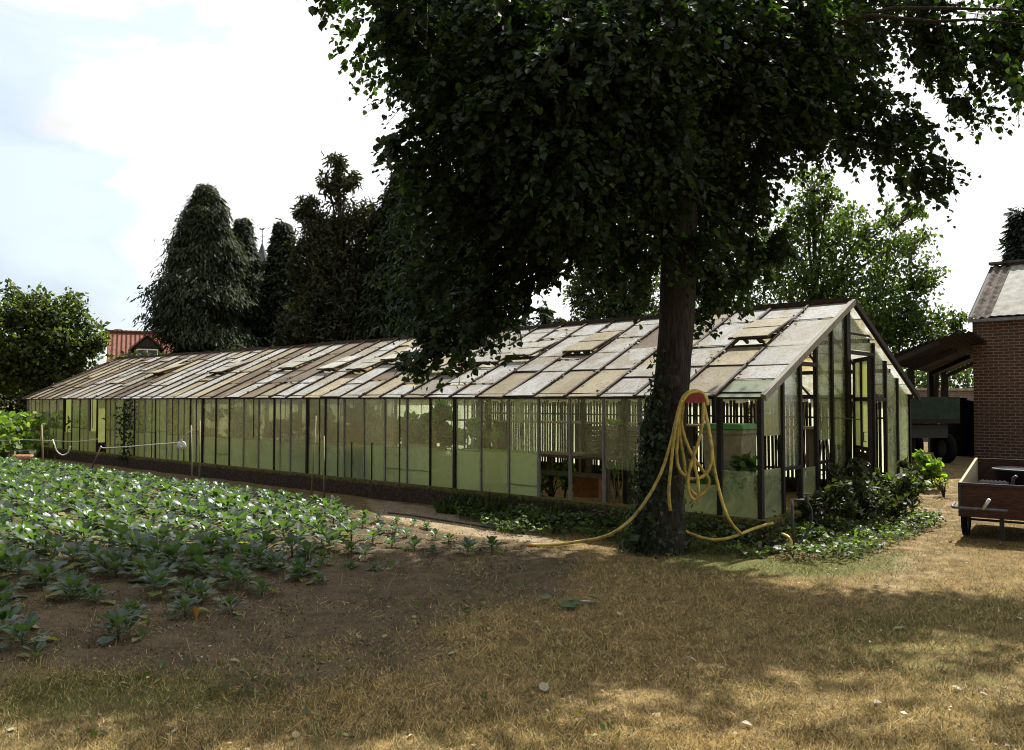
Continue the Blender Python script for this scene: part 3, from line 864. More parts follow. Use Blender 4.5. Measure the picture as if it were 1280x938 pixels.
# bin with green lid
p = at(912, 560, 11.3)
bn = thing('lidded_bin', (p.x, p.y, .0), 'cream plastic bin with green lid inside the greenhouse corner', 'bin', rz=GA + .1)
m_ = MB()
q0 = [(-.25, -.25), (.25, -.25), (.25, .25), (-.25, .25)]
m_.add([(x * .86, y * .86, .02) for x, y in q0] + [(x * 1.1, y * 1.1, 1.22) for x, y in q0], [(3, 2, 1, 0), (0, 1, 5, 4), (1, 2, 6, 5), (2, 3, 7, 6), (3, 0, 4, 7)])
m_.box((0, 0, 1.19), (.60, .60, .05)); m_.build('bin_body', M['bin_body'], bn)
m_ = MB(); m_.add([(-.32, -.32, 1.225), (.32, -.32, 1.225), (.32, .32, 1.225), (-.32, .32, 1.225), (-.26, -.26, 1.29), (.26, -.26, 1.29), (.26, .26, 1.29), (-.26, .26, 1.29)], [(3, 2, 1, 0), (4, 5, 6, 7), (0, 1, 5, 4), (1, 2, 6, 5), (2, 3, 7, 6), (3, 0, 4, 7)])
m_.build('lid', M['bin_lid'], bn)
m_ = MB(); m_.tube([(-.25, .31, 1.18), (-.25, .36, 1.18), (.25, .36, 1.18), (.25, .31, 1.18)], .015, 6); m_.build('bin_handle', M['bin_lid'], bn)
g = 'training canes inside the greenhouse'
for k in range(16):
    lx, ly = r2.uniform(1.0, 4.2), r2.uniform(4.0, 13.0)
    tag(MB().tube([(0, 0, 0), (r2.uniform(-.35, .35), r2.uniform(-.25, .25), r2.uniform(1.2, 1.9))], .013, 6).build('bamboo_cane', M['cane'], None, GL(lx, ly, .02), GA), 'pale training cane leaning among the plants inside the greenhouse', 'cane', g)
# pale basin
p = at(470, 560, 14.6)
bs = MB().lathe([(.0, .02), (.26, .03), (.36, .16), (.39, .17), (.37, .15), (.27, .05), (.0, .05)], n=28).build('wash_basin', M['white'], None, (p.x, p.y, .62))
tag(bs, 'pale round basin seen dimly behind the green glass', 'basin')
tg = thing('basin_table', (p.x, p.y, 0), 'small wooden stand under the pale basin inside the greenhouse', 'table', rz=GA)
MB().box((0, 0, .6), (.7, .7, .04)).build('tabletop', M['grey_wood'], tg)
for sx in (-.3, .3):
    for sy in (-.3, .3): MB().box((sx, sy, .29), (.05, .05, .58)).build('leg', M['grey_wood'], tg)

def bush(name, c, rad, n, size, base, label, cat, tmpl=LEAFQ, mat='leaf', stems=6, alt=None, altp=0, group=None, up=.3, flat=1.0):
    """a leafy plant standing on the ground: > stem, foliage"""
    c = Vector(c); t = thing(name, c, label, cat, group)
    rx, ry, rz_ = rad
    nc = max(5, n // 55)
    cc = rdir(nc) * (rng.random((nc, 1)) ** .45) * np.array([rx, ry, rz_]) * .85 + np.array([0, 0, rz_])
    P = cc[rng.integers(0, nc, n)] + rdir(n) * (rng.random((n, 1)) ** .5) * (min(rad) * .38)
    P[:, 2] = np.maximum(P[:, 2], .02)
    D = rdir(n) + np.array([0, 0, up]); Nn = rdir(n) + np.array([0, 0, 1.2])
    cloud('foliage', P, D, Nn, size * rng.uniform(.6, 1.25, n), tmpl, M[mat], tint(n, base, .35, alt, altp), t)
    m_ = MB()
    for k in range(stems):
        e = Vector(cc[k % nc]); m_.tube(wob([(0, 0, -.02), e * .5 + Vector((0, 0, .05)), e], .04, k), [.012, .009, .004], 5)
    m_.build('stem', M['twig'], t)
    return t
for k, (px, py, Y, r_) in enumerate([(440, 520, 17.5, .5), (478, 512, 16.8, .55), (515, 515, 16.4, .5), (556, 518, 15.8, .4), (350, 520, 19.5, .5), (300, 525, 21.5, .5), (400, 515, 18.4, .5), (455, 525, 16.2, .35), (530, 520, 16.9, .5), (262, 525, 22.5, .5), (600, 520, 14.8, .3)]):
    p = at(px, py, Y)
    bush('vine_plant', (p.x, p.y, .02), (r_, r_, .82), 420, .15, (.15, .30, .065), 'tall green climbing plant growing inside the glass house', 'plant', HEART, 'leaf', group='climbing plants inside the greenhouse')
p = at(912, 600, 10.9); bush('fig_bush', (p.x, p.y, .02), (.42, .42, .45), 420, .11, (.10, .16, .07), 'pale green leafy bush inside the corner glass below the bin', 'bush', HEART)
for k, (px, Y) in enumerate([(690, 13.6), (705, 13.4), (770, 13.9)]):
    p = at(px, 600, Y); bush('tomato_plant', (p.x, p.y, .02), (.3, .3, .33), 200, .09, (.08, .14, .03), 'low green plant growing under the bench inside the greenhouse', 'plant', group='low plants under the bench')
p = at(768, 540, 12.85); bush('seedling_tray', (p.x, p.y, 1.2), (.3, .3, .07), 160, .06, (.15, .30, .05), 'bright green seedlings in the upper wooden crate', 'plant')

# ------------------------------------------------------------------ trees
def trunk_mesh(h, r, loc, name='trunk', lean=(0, 0), parent=None, seg=10, n=10, mat='twig'):
    pts = [(lean[0] * (k / seg) ** 1.3, lean[1] * (k / seg) ** 1.3, -.15 + (h + .15) * k / seg) for k in range(seg + 1)]
    MB().tube(wob(pts, r * .5, h), [r * (1.25 if k == 0 else 1) * (1 - .85 * k / seg) for k in range(seg + 1)], n).build(name, M[mat], parent)

def conifer(px, top, base_py, Y, halfw_px, n, col, label, name='conifer', sparse=0.0, shape=.75, group=None, spray=.42, droop=.55, alt=None, altp=0, flatrot=0, wobble=.3):
    t0 = at(px, top, Y); H = t0.z
    x, y = t0.x, t0.y; rad = halfw_px / F * Y
    t = thing(name, (x, y, 0), label, 'tree', group)
    nb = int(n / 26)
    zz = rng.random(nb) ** .9
    ang = rng.uniform(0, 2 * PI, nb)
    prof = np.minimum(1, ((1 - zz) / shape)) ** .66 * rad
    prof *= 1 + wobble * np.array([mnoise.noise(Vector((math.cos(a) * 1.3, math.sin(a) * 1.3, z * 7 + px))) for a, z in zip(ang, zz)]) * 1.6
    prof *= np.where(rng.random(nb) < .12, rng.uniform(1.0, 1.15, nb), rng.uniform(.6, 1.05, nb))
    P, D, N_, br = [], [], [], MB()
    bright = rng.uniform(.6, 1.45, nb)
    for i in range(nb):
        a, z, L = ang[i], zz[i] * H * .985 + .1, max(prof[i], .15)
        out = np.array([math.cos(a), math.sin(a), 0])
        m = 26
        f = rng.random(m) ** .6 if sparse == 0 else rng.random(m) ** .8
        f = np.where(rng.random(m) < .6, 1 - .28 * rng.random(m), f)
        q = out[None] * (f * L)[:, None]
        q[:, 2] = z + L * (.18 * f - droop * .55 * f * f)
        side = np.array([-out[1], out[0], 0])
        q += side[None] * (rng.normal(size=m) * .16 * L * (.4 + .6 * f))[:, None] * .7 + rng.normal(size=(m, 3)) * .10
        P.append(q)
        d = out[None] * .8 + rng.normal(size=(m, 3)) * .45; d[:, 2] -= droop; D.append(d)
        N_.append(np.array([0, 0, 1.0])[None] + out[None] * .5 + rng.normal(size=(m, 3)) * .35)
        if sparse and i % 3 == 0:
            br.tube([(0, 0, z), Vector(out * L * .6) + Vector((0, 0, z + .1)), Vector(out * L * .95) + Vector((0, 0, z - L * .15))], [.035, .02, .008], 4)
    P = np.concatenate(P); D = np.concatenate(D); N_ = np.concatenate(N_)
    P[:, 2] = np.maximum(P[:, 2], .1)
    k = len(P)
    cloud('crown', P, D, N_, spray * rng.uniform(.5, 1.25, k), SPRAY, M['needle'], tint(k, col, .35, alt, altp) * np.repeat(bright, 26)[:, None], t)
    trunk_mesh(H * .99, .035 * H ** .9, (0, 0, 0), parent=t)
    if br.v: br.build('branch', M['twig'], t)
    return t

DG = (.048, .066, .042)
conifer(258, 232, 440, 38, 62, 90000, (.052, .066, .036), 'large dense dark green conifer with drooping sprays, leftmost of the conifers', shape=.42, spray=.21, droop=.9, wobble=.5)
conifer(303, 274, 440, 41, 34, 34000, (.042, .054, .031), 'narrow dark conifer squeezed between the large conifer and the spire', shape=.4, spray=.24, droop=.9)
conifer(354, 280, 440, 40, 42, 40000, (.046, .060, .036), 'pointed spruce just right of the church spire', shape=.75, spray=.23)
def branchy(px, Y, top_py, pts, n, leaf, col, label, name='tree', alt=None, altp=0, mat='leaf', tmpl=LEAFQ, trunk_r=.16, group=None, clump=.45, droop=.2, dens=None):
    """a tree of leaf clumps on real limbs; pts = (px, py, radius_px, dY) clumps around the trunk"""
    b = at(px, 501, Y); t = thing(name, (b.x, b.y, 0), label, 'tree', group)
    base = Vector((b.x, b.y, 0))
    top = at(px, top_py, Y); H = top.z
    tot = sum(p[2] ** 2 for p in pts)
    P, br = [], MB()
    for (cx, cy, rp, dy) in pts:
        c = at(cx, cy, Y + dy) - base; r_ = rp / F * (Y + dy)
        k = max(30, int(n * rp * rp / tot))
        ns = max(4, k // 28)
        sub = rdir(ns) * (rng.random((ns, 1)) ** .42) * np.array([r_, r_, r_ * .95]) + np.array(c)
        q = sub[rng.integers(0, ns, k)] + rng.normal(size=(k, 3)) * r_ * .17 * (clump / .45)
        P.append(q)
        st = Vector((0, 0, max(.4, min(c.z * .62, H * .8))))
        br.tube(wob([st, st.lerp(c, .5) + Vector((0, 0, .12 * (c - st).length)), c], .12, cx), [trunk_r * .38, trunk_r * .22, trunk_r * .07], 5)
        for s_ in sub[:: max(1, ns // 7)]:
            br.tube([c * .85 + st * .15, Vector(s_)], [trunk_r * .1, trunk_r * .03], 4)
    P = np.concatenate(P); P[:, 2] = np.maximum(P[:, 2], .1); k = len(P)
    D = rdir(k); D[:, 2] -= droop
    cloud('crown', P, D, rdir(k) + np.array([0, 0, .9]), leaf * rng.uniform(.6, 1.25, k), tmpl, M[mat], tint(k, col, .35, alt, altp), t)
    trunk_mesh(H * .93, trunk_r, None, parent=t)
    br.build('branch', M['twig'], t)
    return t

branchy(424, 36, 195, [(421, 205, 14, 0), (412, 228, 16, .3), (432, 222, 14, -.3), (424, 245, 12, 0), (385, 262, 14, 0), (400, 285, 26, 0), (440, 280, 28, .5), (465, 275, 22, 0), (395, 320, 30, 0), (430, 325, 38, .6), (400, 365, 34, 0), (440, 370, 40, .5), (390, 405, 36, 0), (430, 415, 44, 0), (370, 430, 26, 0), (470, 330, 34, 1), (480, 380, 40, 1), (480, 420, 40, 1), (480, 290, 20, .6), (375, 270, 8, 0), (372, 340, 16, 0)],
        30000, .24, (.056, .064, .036), 'tall ragged conifer with a bare top tuft and brownish foliage', 'conifer', alt=(.09, .07, .036), altp=.14, mat='needle', tmpl=SPRAY, trunk_r=.22)
conifer(505, 205, 440, 36, 62, 44000, (.042, .057, .031), 'dark conifer partly hidden behind the left side of the lime tree', shape=.6, spray=.27, droop=.7)
conifer(575, 255, 440, 40, 66, 9000, (.034, .048, .032), 'dark conifer behind the low hanging lime branches', shape=.7, spray=.55, droop=.6)
branchy(765, 27, 285, [(760, 310, 30, 0), (735, 335, 26, 0), (790, 330, 30, .4), (725, 365, 24, 0), (760, 365, 36, .2), (800, 370, 30, 0), (740, 395, 30, 0), (785, 400, 36, 0), (815, 345, 26, 0), (830, 390, 26, .5), (760, 430, 50, 0)],
        13000, .16, (.045, .062, .032), 'dense dark tree behind the roof just left of the lime trunk', 'broadleaf_tree', trunk_r=.16)
branchy(1020, 20, 210, [(1018, 222, 22, 0), (1010, 255, 26, .2), (1035, 245, 20, -.3), (985, 290, 36, .2), (1030, 290, 36, 0), (1065, 275, 26, .3), (1110, 268, 18, .2), (1095, 300, 30, 0), (1140, 265, 18, 0), (1140, 300, 28, .3), (950, 330, 40, .2), (1000, 340, 44, -.3), (1060, 335, 46, 0), (1120, 340, 42, .3), (1155, 350, 22, 0), (920, 365, 36, .4), (975, 385, 44, 0), (1040, 390, 46, -.3), (1100, 390, 44, .1), (1150, 392, 32, 0), (1190, 398, 18, .2), (1130, 415, 36, .2), (890, 380, 26, .5), (1060, 430, 60, .5), (1180, 420, 20, .3)],
        24000, .12, (.055, .085, .028), 'loose light green cherry tree behind the greenhouse gable', 'cherry_tree', alt=(.095, .13, .045), altp=.2, trunk_r=.14, droop=.8, clump=.5)
conifer(1278, 264, 440, 34, 34, 8000, (.042, .056, .05), 'dark spruce rising behind the brick building', shape=.8, spray=.4)
branchy(55, 30, 365, [(45, 385, 30, 0), (15, 385, 26, 0), (80, 395, 28, .3), (-20, 395, 34, 0), (20, 420, 42, -.3), (70, 425, 42, 0), (110, 420, 24, .4), (125, 430, 14, .3), (40, 455, 46, 0), (90, 455, 34, .2), (0, 460, 44, 0), (-50, 430, 46, 0)],
        17000, .2, (.050, .068, .026), 'olive green rounded tree at the far left edge', 'broadleaf_tree', alt=(.085, .10, .034), altp=.2, trunk_r=.2)
for k, (px, top, Y, hw, lb) in enumerate([(682, 385, 46, 10, 'small conifer tip seen in the gap above the roof ridge'), (545, 395, 40, 30, 'low dark conifer behind the roof below the lime branches'), (655, 400, 42, 24, 'low dark conifer just left of the bright sky gap'), (700, 398, 44, 16, 'short dark conifer right of the small tip in the sky gap')]):
    conifer(px, top, 440, Y, hw, 2600, (.05, .065, .05), lb, 'small_conifer', shape=.8, spray=.4)
# hedge behind the greenhouse and at the far left
def hedge(name, a, b, h, w, n, col, label, leaf=.22):
    a, b = Vector(a), Vector(b); t = thing(name, a, label, 'hedge')
    L = (b - a).length; d = (b - a) / L; sd = Vector((-d.y, d.x, 0))
    s = rng.random(n) * L
    top = h * (1 + .12 * np.array([mnoise.noise(Vector((q * .5, h, 0))) for q in s]) + .05 * np.array([mnoise.noise(Vector((q * 2.1, h, 4))) for q in s]))
    P = np.array(d)[None] * s[:, None] + np.array(sd)[None] * (rng.uniform(-1, 1, n) * w)[:, None]
    P[:, 2] = top * rng.random(n) ** .7
    cloud('foliage', P, rdir(n), rdir(n) + np.array([0, 0, .8]), leaf * rng.uniform(.6, 1.3, n), LEAFQ, M['leaf'], tint(n, col, .35), t)
    m_ = MB()
    for k in range(int(L / 1.2)): m_.tube([d * (k * 1.2 + .4) + Vector((0, 0, -.05)), d * (k * 1.2 + .45) + Vector((0, 0, h * .7))], [.05, .02], 5)
    m_.build('stem', M['twig'], t)
a = at(-60, 501, 32); b = at(130, 501, 33)
hedge('hedge', (a.x, a.y, 0), (b.x, b.y, 0), 2.4, .7, 6000, (.030, .040, .018), 'dark clipped hedge beneath the olive tree at far left')
hedge('hedge', (-15.5, 33, 0), (7.5, 25, 0), 3.4, .9, 16000, (.035, .048, .022), 'long dark hedge running behind the greenhouse')

# ------------------------------------------------------------------ lime tree (foreground)
TB = at(826, 501, 9.0); TB.z = 0
lime = thing('lime_tree', TB, 'big dark lime tree overhanging the lawn in front of the greenhouse', 'tree')
def tw(px, py, Y=9.0): return at(px, py, Y) - TB
spine = [Vector((0, 0, -.15)), Vector((.0, 0, .1)), tw(829, 600), tw(832, 560), tw(838, 500), tw(842, 450), tw(846, 400), tw(849, 340), tw(851, 270), tw(853, 200), tw(852, 120), tw(850, 40), tw(848, -80), tw(850, -220), tw(846, -380)]
rad = [.36, .30, .225, .205, .195, .19, .19, .188, .18, .17, .16, .15, .13, .1, .06]
sp_ = crspline(spine, 5); rr = np.interp(np.linspace(0, len(rad) - 1, len(sp_)), range(len(rad)), rad)
m_ = MB(); n = 20; V_ = []
for i, (p, r_) in enumerate(zip(sp_, rr)):
    for k in range(n):
        a = 2 * PI * k / n
        q = r_ * (1 + .10 * mnoise.noise(Vector((math.cos(a) * 1.5, math.sin(a) * 1.5, p.z * .8))) + .05 * mnoise.noise(Vector((math.cos(a) * 6, math.sin(a) * 6, p.z * 1.5))))
        V_.append(p + Vector((math.cos(a) * q, math.sin(a) * q, 0)))
m_.add(V_, [(i * n + k, i * n + (k + 1) % n, (i + 1) * n + (k + 1) % n, (i + 1) * n + k) for i in range(len(sp_) - 1) for k in range(n)], smooth=True)
kc = tw(840, 478, 8.83)       # pruned branch collar
m_.lathe([(.001, -.05), (.05, -.055), (.085, -.03), (.10, .02), (.12, .08)], kc, 14, 'Y')
m_.build('trunk', M['bark'], lime)
CL = [(530, 30, 46, -1.0), (560, 120, 58, -.9), (502, 168, 22, -1.0), (530, 200, 40, -.8), (560, 280, 55, -.6), (535, 345, 34, -.7), (565, 400, 34, -.7), (600, 360, 48, -.3), (640, 330, 48, -.2), (620, 240, 62, -.4), (520, 446, 15, -1.0), (550, 436, 18, -.9), (585, 425, 16, -.8), (655, 378, 16, -.2), (665, 345, 22, -.1),
      (640, 50, 85, -1.0), (650, 150, 75, -1.2), (720, 80, 85, -1.4), (720, 195, 66, -1.1), (680, 268, 44, -.6), (750, 270, 40, -.9), (800, 50, 95, -1.0), (800, 165, 72, -.9), (780, 245, 42, -.7), (690, 300, 20, -.3), (825, 260, 24, .4), (775, 300, 34, -.5), (725, 305, 24, -.4), (815, 310, 28, -.4), (690, 335, 16, -.2), (870, 300, 30, -.3), (905, 250, 36, .2), (630, 385, 26, -.3), (600, 405, 22, -.5), (845, 215, 40, -.5), (880, 350, 24, .2), (915, 345, 24, .3), (965, 310, 18, .6), (930, 215, 30, .2), (1000, 150, 34, -.2), (545, 410, 24, -.8), (700, 230, 60, -1.2),
      (900, 50, 85, -.5), (900, 145, 62, -.2), (885, 225, 44, .5), (915, 285, 36, .8), (890, 335, 30, .8), (945, 325, 18, .8), (955, 95, 66, 0), (1000, 35, 62, 0), (1015, 120, 48, .1), (960, 185, 26, .3), (970, 285, 14, .6), (1060, 150, 30, .3), (1085, 125, 32, .3), (1110, 185, 30, .2), (1150, 215, 28, .1), (1130, 150, 30, .2), (1180, 215, 14, .1), (1050, 90, 28, .2), (1060, 175, 16, .2),
      (1165, 50, 34, -1.0), (1215, 50, 48, -1.2), (1262, 30, 48, -1.3), (1150, 12, 40, -.8), (1262, 88, 28, -1.2), (1205, 118, 22, -1.0), (1228, 142, 10, -1.0), (1180, 90, 22, -1.0),
      (403, 2, 7, -1.4), (488, 20, 12, -1.2), (490, 45, 8, -1.2), (500, -45, 34, -1.2), (415, -42, 16, -1.4), (515, 90, 14, -1.0), (870, 385, 14, .3), (900, 370, 14, .6), (840, 300, 22, .6), (770, 335, 10, -.6), (800, 345, 9, -.4),
      (720, 150, 90, 1.0), (850, 90, 100, 1.2), (610, 150, 80, 1.0), (950, 110, 80, .9), (650, 280, 55, .6), (560, 230, 60, .4), (740, 30, 90, .4), (700, 100, 90, 1.0), (800, 100, 90, 1.2), (900, 100, 80, 1.4), (760, 210, 55, .8), (850, 210, 50, 1.3), (680, 210, 60, .9), (560, 60, 60, .2), (1080, 40, 40, 1.0), (860, 180, 60, 1.6), (590, 60, 80, .6), (1000, 60, 70, .8)]
P, S_, br, twg = [], [], MB(), MB()
att = [(tw(850, 300), .6), (tw(852, 200), .7), (tw(851, 120), .7), (tw(850, 40), .7), (tw(848, -80), .6)]
def limb(c, r_, seed, thin=1.0):
    st = min(att, key=lambda a_: abs(a_[0].z - (c.z * .7 + .9)) + .1 * random.random())[0]
    L = (c - st).length
    mid = st.lerp(c, .5) + Vector((0, 0, .14 * L))
    pts = wob(bez(st, st.lerp(mid, .6) + Vector((0, 0, .12 * L)), mid.lerp(c, .5) + Vector((0, 0, .05 * L)), c, 8), .16, seed)
    pts[0] = st
    br.tube(pts, [max(.005, thin * .042 * (1 - q / 8.6) * min(1, .3 + r_)) for q in range(9)], 6)
DL, NL = [], []
def sprays(c, r_, nt, per, size, length, squash=1.25):
    """drooping leafy twigs filling a rounded clump: leaves sit alternately along each twig"""
    c = np.array(c); u = rdir(nt) * (rng.random((nt, 1)) ** .5)
    st = c + u * np.array([r_, r_ * squash, r_])
    ax = np.array([0.0, .3, 0]); od = st - ax; od[:, 2] = 0; od /= np.linalg.norm(od, axis=1, keepdims=True) + .3
    d = od * .55 + u * .5 + rng.normal(size=(nt, 3)) * .4; d[:, 2] -= .45; d /= np.linalg.norm(d, axis=1, keepdims=True)
    ln = length * rng.uniform(.5, 1.3, nt)
    side = np.cross(d, (0, 0, 1.0)); side /= np.linalg.norm(side, axis=1, keepdims=True) + 1e-6
    for q in range(per):
        f = (q + rng.random(nt)) / per
        p = st + d * (ln * f)[:, None]; p[:, 2] -= .35 * ln * f * f
        sg = (1 if q % 2 else -1)
        P.append(p + rng.normal(size=(nt, 3)) * .018); S_.append(np.full(nt, size) * rng.uniform(.5, 1.3, nt) * (1 - .35 * f))
        DL.append(d * .6 + side * sg * .7 + np.array([0, 0, -.45]) + rng.normal(size=(nt, 3)) * .35)
        NL.append(np.array([0, 0, 1.0]) + od * .35 + rng.normal(size=(nt, 3)) * .55)
    return st, d, ln
for j, (px, py, rp, dy) in enumerate(CL):
    if px > 1140 and dy <= -.8: dy = .8
    Y = 9.0 + dy; c = at(px, py, Y) - TB; r_ = rp / F * Y * .92
    dens = .0115 * (.72 if (px < 590 and py > 60) or (px < 670 and py > 310) else 1.0) * (.85 if px > 1030 else 1.0)
    nt = int(dens * math.pi * rp * rp) + 2
    st, d, ln = sprays(c, r_, nt, 13, .086, .38 if rp > 24 else .22)
    if rp >= 26: limb(c, r_, j, .45 if px > 1140 else 1.0)
    for q in range(0, nt, 2 if rp < 40 else 4):
        a = Vector(st[q]); b = a + Vector(d[q]) * ln[q] - Vector((0, 0, .3 * ln[q]))
        twg.tube(wob([c.lerp(a, .2), a, a.lerp(b, .55) + Vector((0, 0, .03)), b], .02, a.x), [.008, .006, .004, .002], 4)
# unseen crown above the picture, clumps placed so their shadows fall on the lawn
nu = 84
th = rng.uniform(0, 2 * PI, nu); rr_ = rng.random(nu) ** .5
for j in range(nu):
    c = Vector((-.1 + math.cos(th[j]) * rr_[j] * 4.3, .6 + math.sin(th[j]) * rr_[j] * 3.9, 6.7 + rng.random() * 3.6 * math.sqrt(max(0, 1 - rr_[j] ** 2)) + .2))
    for _ in range(60):
        shx, shy = TB.x + c.x - .395 * c.z, TB.y + c.y - .61 * c.z
        rx, ry = TB.x + c.x - .395 * (c.z - 2.3) - GO.x, TB.y + c.y - .61 * (c.z - 2.3) - GO.y
        if rx * .671 + ry * .7414 < -.9 and 8.4 > shy > 5.2 + .4 * math.sin(shx * 2.3) and -4.6 < shx < 2.0 + .25 * (shy - 5): break
        a_, q_ = rng.uniform(0, 2 * PI), rng.random() ** .5
        c = Vector((-.1 + math.cos(a_) * q_ * 4.4, .8 + math.sin(a_) * q_ * 4.0, 6.7 + rng.random() * 3.6 * math.sqrt(max(0, 1 - q_ ** 2)) + .2))
    r_ = rng.uniform(.75, 1.1); sprays(c, r_, 46, 12, .115, .45, 1.0); limb(c, r_, 200 + j)
# low right boughs outside the frame and left boughs above it shade the lawn
for c, r_ in (((-3.4, -.2, 7.5), .8), ((-4.1, .6, 7.9), .8), ((-3.0, 1.2, 7.6), .9), ((3.9, -.9, 5.2), .8), ((4.6, -.2, 5.6), .8), ((-1.9, -.6, 7.2), .9), ((-.4, -.9, 6.9), .9), ((1.2, -.8, 6.8), .9)):
    c = Vector(c); sprays(c, r_, 48, 12, .105, .42, 1.0); limb(c, r_, 300 + int(c.x * 9))
P = np.concatenate(P); S_ = np.concatenate(S_); k = len(P)
print('LIME', k)
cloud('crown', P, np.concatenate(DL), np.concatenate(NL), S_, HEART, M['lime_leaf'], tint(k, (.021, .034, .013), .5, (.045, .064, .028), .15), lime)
br.build('branch', M['bark'], lime); twg.build('twig', M['twig'], lime)

# ivy on the trunk
n = 2100
zi = rng.random(n) ** 1.25 * 2.15
pxs = np.interp(zi, [p.z for p in sp_[:40]], [p.x for p in sp_[:40]]); pys = np.interp(zi, [p.z for p in sp_[:40]], [p.y for p in sp_[:40]])
ai = np.where(rng.random(n) < .8, rng.normal(PI * 1.08, .75, n), rng.uniform(0, 2 * PI, n))
ri = .21 + rng.random(n) ** 2 * (.06 + .16 * np.clip(1 - zi / 1.7, 0, 1)) + .12 * np.clip(.5 - zi, 0, .5)
outw = np.stack([np.cos(ai), np.sin(ai), np.zeros(n)], -1)
P = np.stack([pxs, pys, zi], -1) + outw * ri[:, None]
keep = (zi < 1.25 + .5 * np.clip(-outw[:, 0], 0, 1)) | (rng.random(n) < .12)
P, outw, n = P[keep], outw[keep], int(keep.sum())
D = rdir(n) * .7 - np.array([0, 0, .7])
iv = cloud('climbing_ivy', P + np.array(TB), D, outw + rdir(n) * .5, rng.uniform(.04, .085, n), IVYL, M['ivy'], tint(n, (.030, .048, .020), .4, (.06, .085, .035), .15), loc=TB)
tag(iv, 'dark ivy climbing the left side of the lime trunk', 'ivy')

# ivy and weeds along the greenhouse foot
IVY = gpoly([(600, 650), (700, 652), (800, 664), (860, 668), (905, 655), (960, 640), (1060, 626), (1098, 640), (1096, 662), (1066, 688), (1010, 698), (930, 690), (860, 690), (790, 684), (730, 668), (640, 668)])
IB = [(p[0], p[1]) for p in IVY]
xs_, ys_ = [p[0] for p in IB], [p[1] for p in IB]
n = 42000
X = rng.uniform(min(xs_) - .3, max(xs_) + .4, n); Y = rng.uniform(min(ys_) - .3, max(ys_) + 3, n)
sd = poly_sd(X, Y, IB)
lx = (X - GO.x) * .671 + (Y - GO.y) * .7414; ly = -(X - GO.x) * .7414 + (Y - GO.y) * .671
strip = ((lx < -.03) & (lx > -.75 - .2 * (ly < 4)) & (ly > -.4) & (ly < 4.5)) | ((ly < -.03) & (ly > -1.15) & (lx > -.5) & (lx < 3.4))
lowf = np.array([mnoise.noise(Vector((a * 2.2, b * 2.2, 8))) for a, b in zip(X, Y)])
keep = ((sd < .12 + .35 * lowf) | (strip & (lowf > -.45))) & ~((lx > .02) & (ly > .02))
X, Y, sd, lowf, strip = X[keep], Y[keep], sd[keep], lowf[keep], strip[keep]; n = len(X)
h = np.clip(.10 + .14 * lowf + .16 * sstep(.1, -.5, sd), .03, .5)
Zl = gz(X, Y) + h * rng.random(n) ** .6 + .01
D = rdir(n); D[:, 2] = D[:, 2] * .5 - .15
iv2 = cloud('ivy_groundcover', np.stack([X, Y, Zl], -1), D, rdir(n) * .8 + np.array([0, 0, 1.0]), rng.uniform(.03, .07, n), IVYL, M['ivy'], tint(n, (.06, .09, .028), .45, (.14, .19, .05), .25))
tag(iv2, 'dark glossy ivy and weeds covering the ground at the greenhouse foot', None, None, 'stuff')
# strappy weeds along the plinth
n = 900
tt = rng.uniform(2.6, 4.7, n); lx = -.15 - .5 * rng.random(n)
P = np.array([GL(a, b, 0) for a, b in zip(lx, tt)]); D = rdir(n) * .7 + np.array([0, 0, .8])
wd = cloud('weeds', P, D, rdir(n), rng.uniform(.12, .34, n), (np.array([(-.3, 0, 0), (.3, 0, 0), (.5, .5, .05), (0, 1, -.12), (-.5, .5, .05)], float), [(0, 1, 2, 3, 4)]), M['ivy'], tint(n, (.07, .10, .032), .35), width=rng.uniform(.02, .045, n))
tag(wd, 'strappy green weeds growing along the mossy plinth', None, None, 'stuff')

for (px, Y0) in ((162, 17.0),):
    c_ = min((GL(-.06, yy2, 0) for yy2 in np.arange(8, 22, .05)), key=lambda v: abs(v.x / v.y - (px - 640) / F))
    n = 420; q = np.stack([c_.x + rng.normal(0, .13, n), c_.y + rng.normal(0, .13, n), rng.uniform(.15, 1.66, n)], -1)
    wc = cloud('climbing_ivy', q, rdir(n) - np.array([0, 0, .6]), rdir(n) + np.array([-.67, -.74, .2]), rng.uniform(.05, .1, n), IVYL, M['ivy'], tint(n, (.03, .042, .02), .4), loc=c_)
    tag(wc, 'dark column of ivy climbing the far part of the glass wall', 'ivy')
# shrubs by the gable
def at_ground(px, py): return gnd(px, py)
p = GL(1.75, -.42, .02); bush('bramble_bush', p, (.42, .36, .48), 900, .075, (.050, .060, .028), 'tall dark bramble bush against the gable glass left of the door', 'bush', IVYL, 'ivy', 8)
p = GL(2.45, -.62, .05); bush('bramble_bush', p, (.42, .34, .36), 760, .075, (.052, .066, .026), 'dark bramble bush below the open greenhouse door', 'bush', IVYL, 'ivy', 8, alt=(.12, .17, .04), altp=.15)
p = GL(3.45, -.45, .12); bush('bramble_bush', p, (.26, .22, .36), 420, .075, (.050, .060, .030), 'dark bramble bush right of the greenhouse door', 'bush', IVYL, 'ivy', 8)
p = GL(.75, -.45, .02); bush('bramble_bush', p, (.36, .3, .36), 600, .07, (.042, .055, .024), 'low dark bramble bush at the near greenhouse corner', 'bush', IVYL, 'ivy', 7)
p = gnd(1160, 612); bush('young_shrub', p, (.26, .26, .34), 520, .09, (.14, .21, .05), 'bright yellow green young shrub beside the right greenhouse corner', 'shrub', HEART, 'leaf', 7, up=.1)
p = gnd(1132, 618); bush('weed_clump', p, (.38, .34, .11), 320, .06, (.15, .20, .05), 'low yellow green weeds at the right greenhouse corner post', 'weed', LEAFQ, 'leaf', 6)
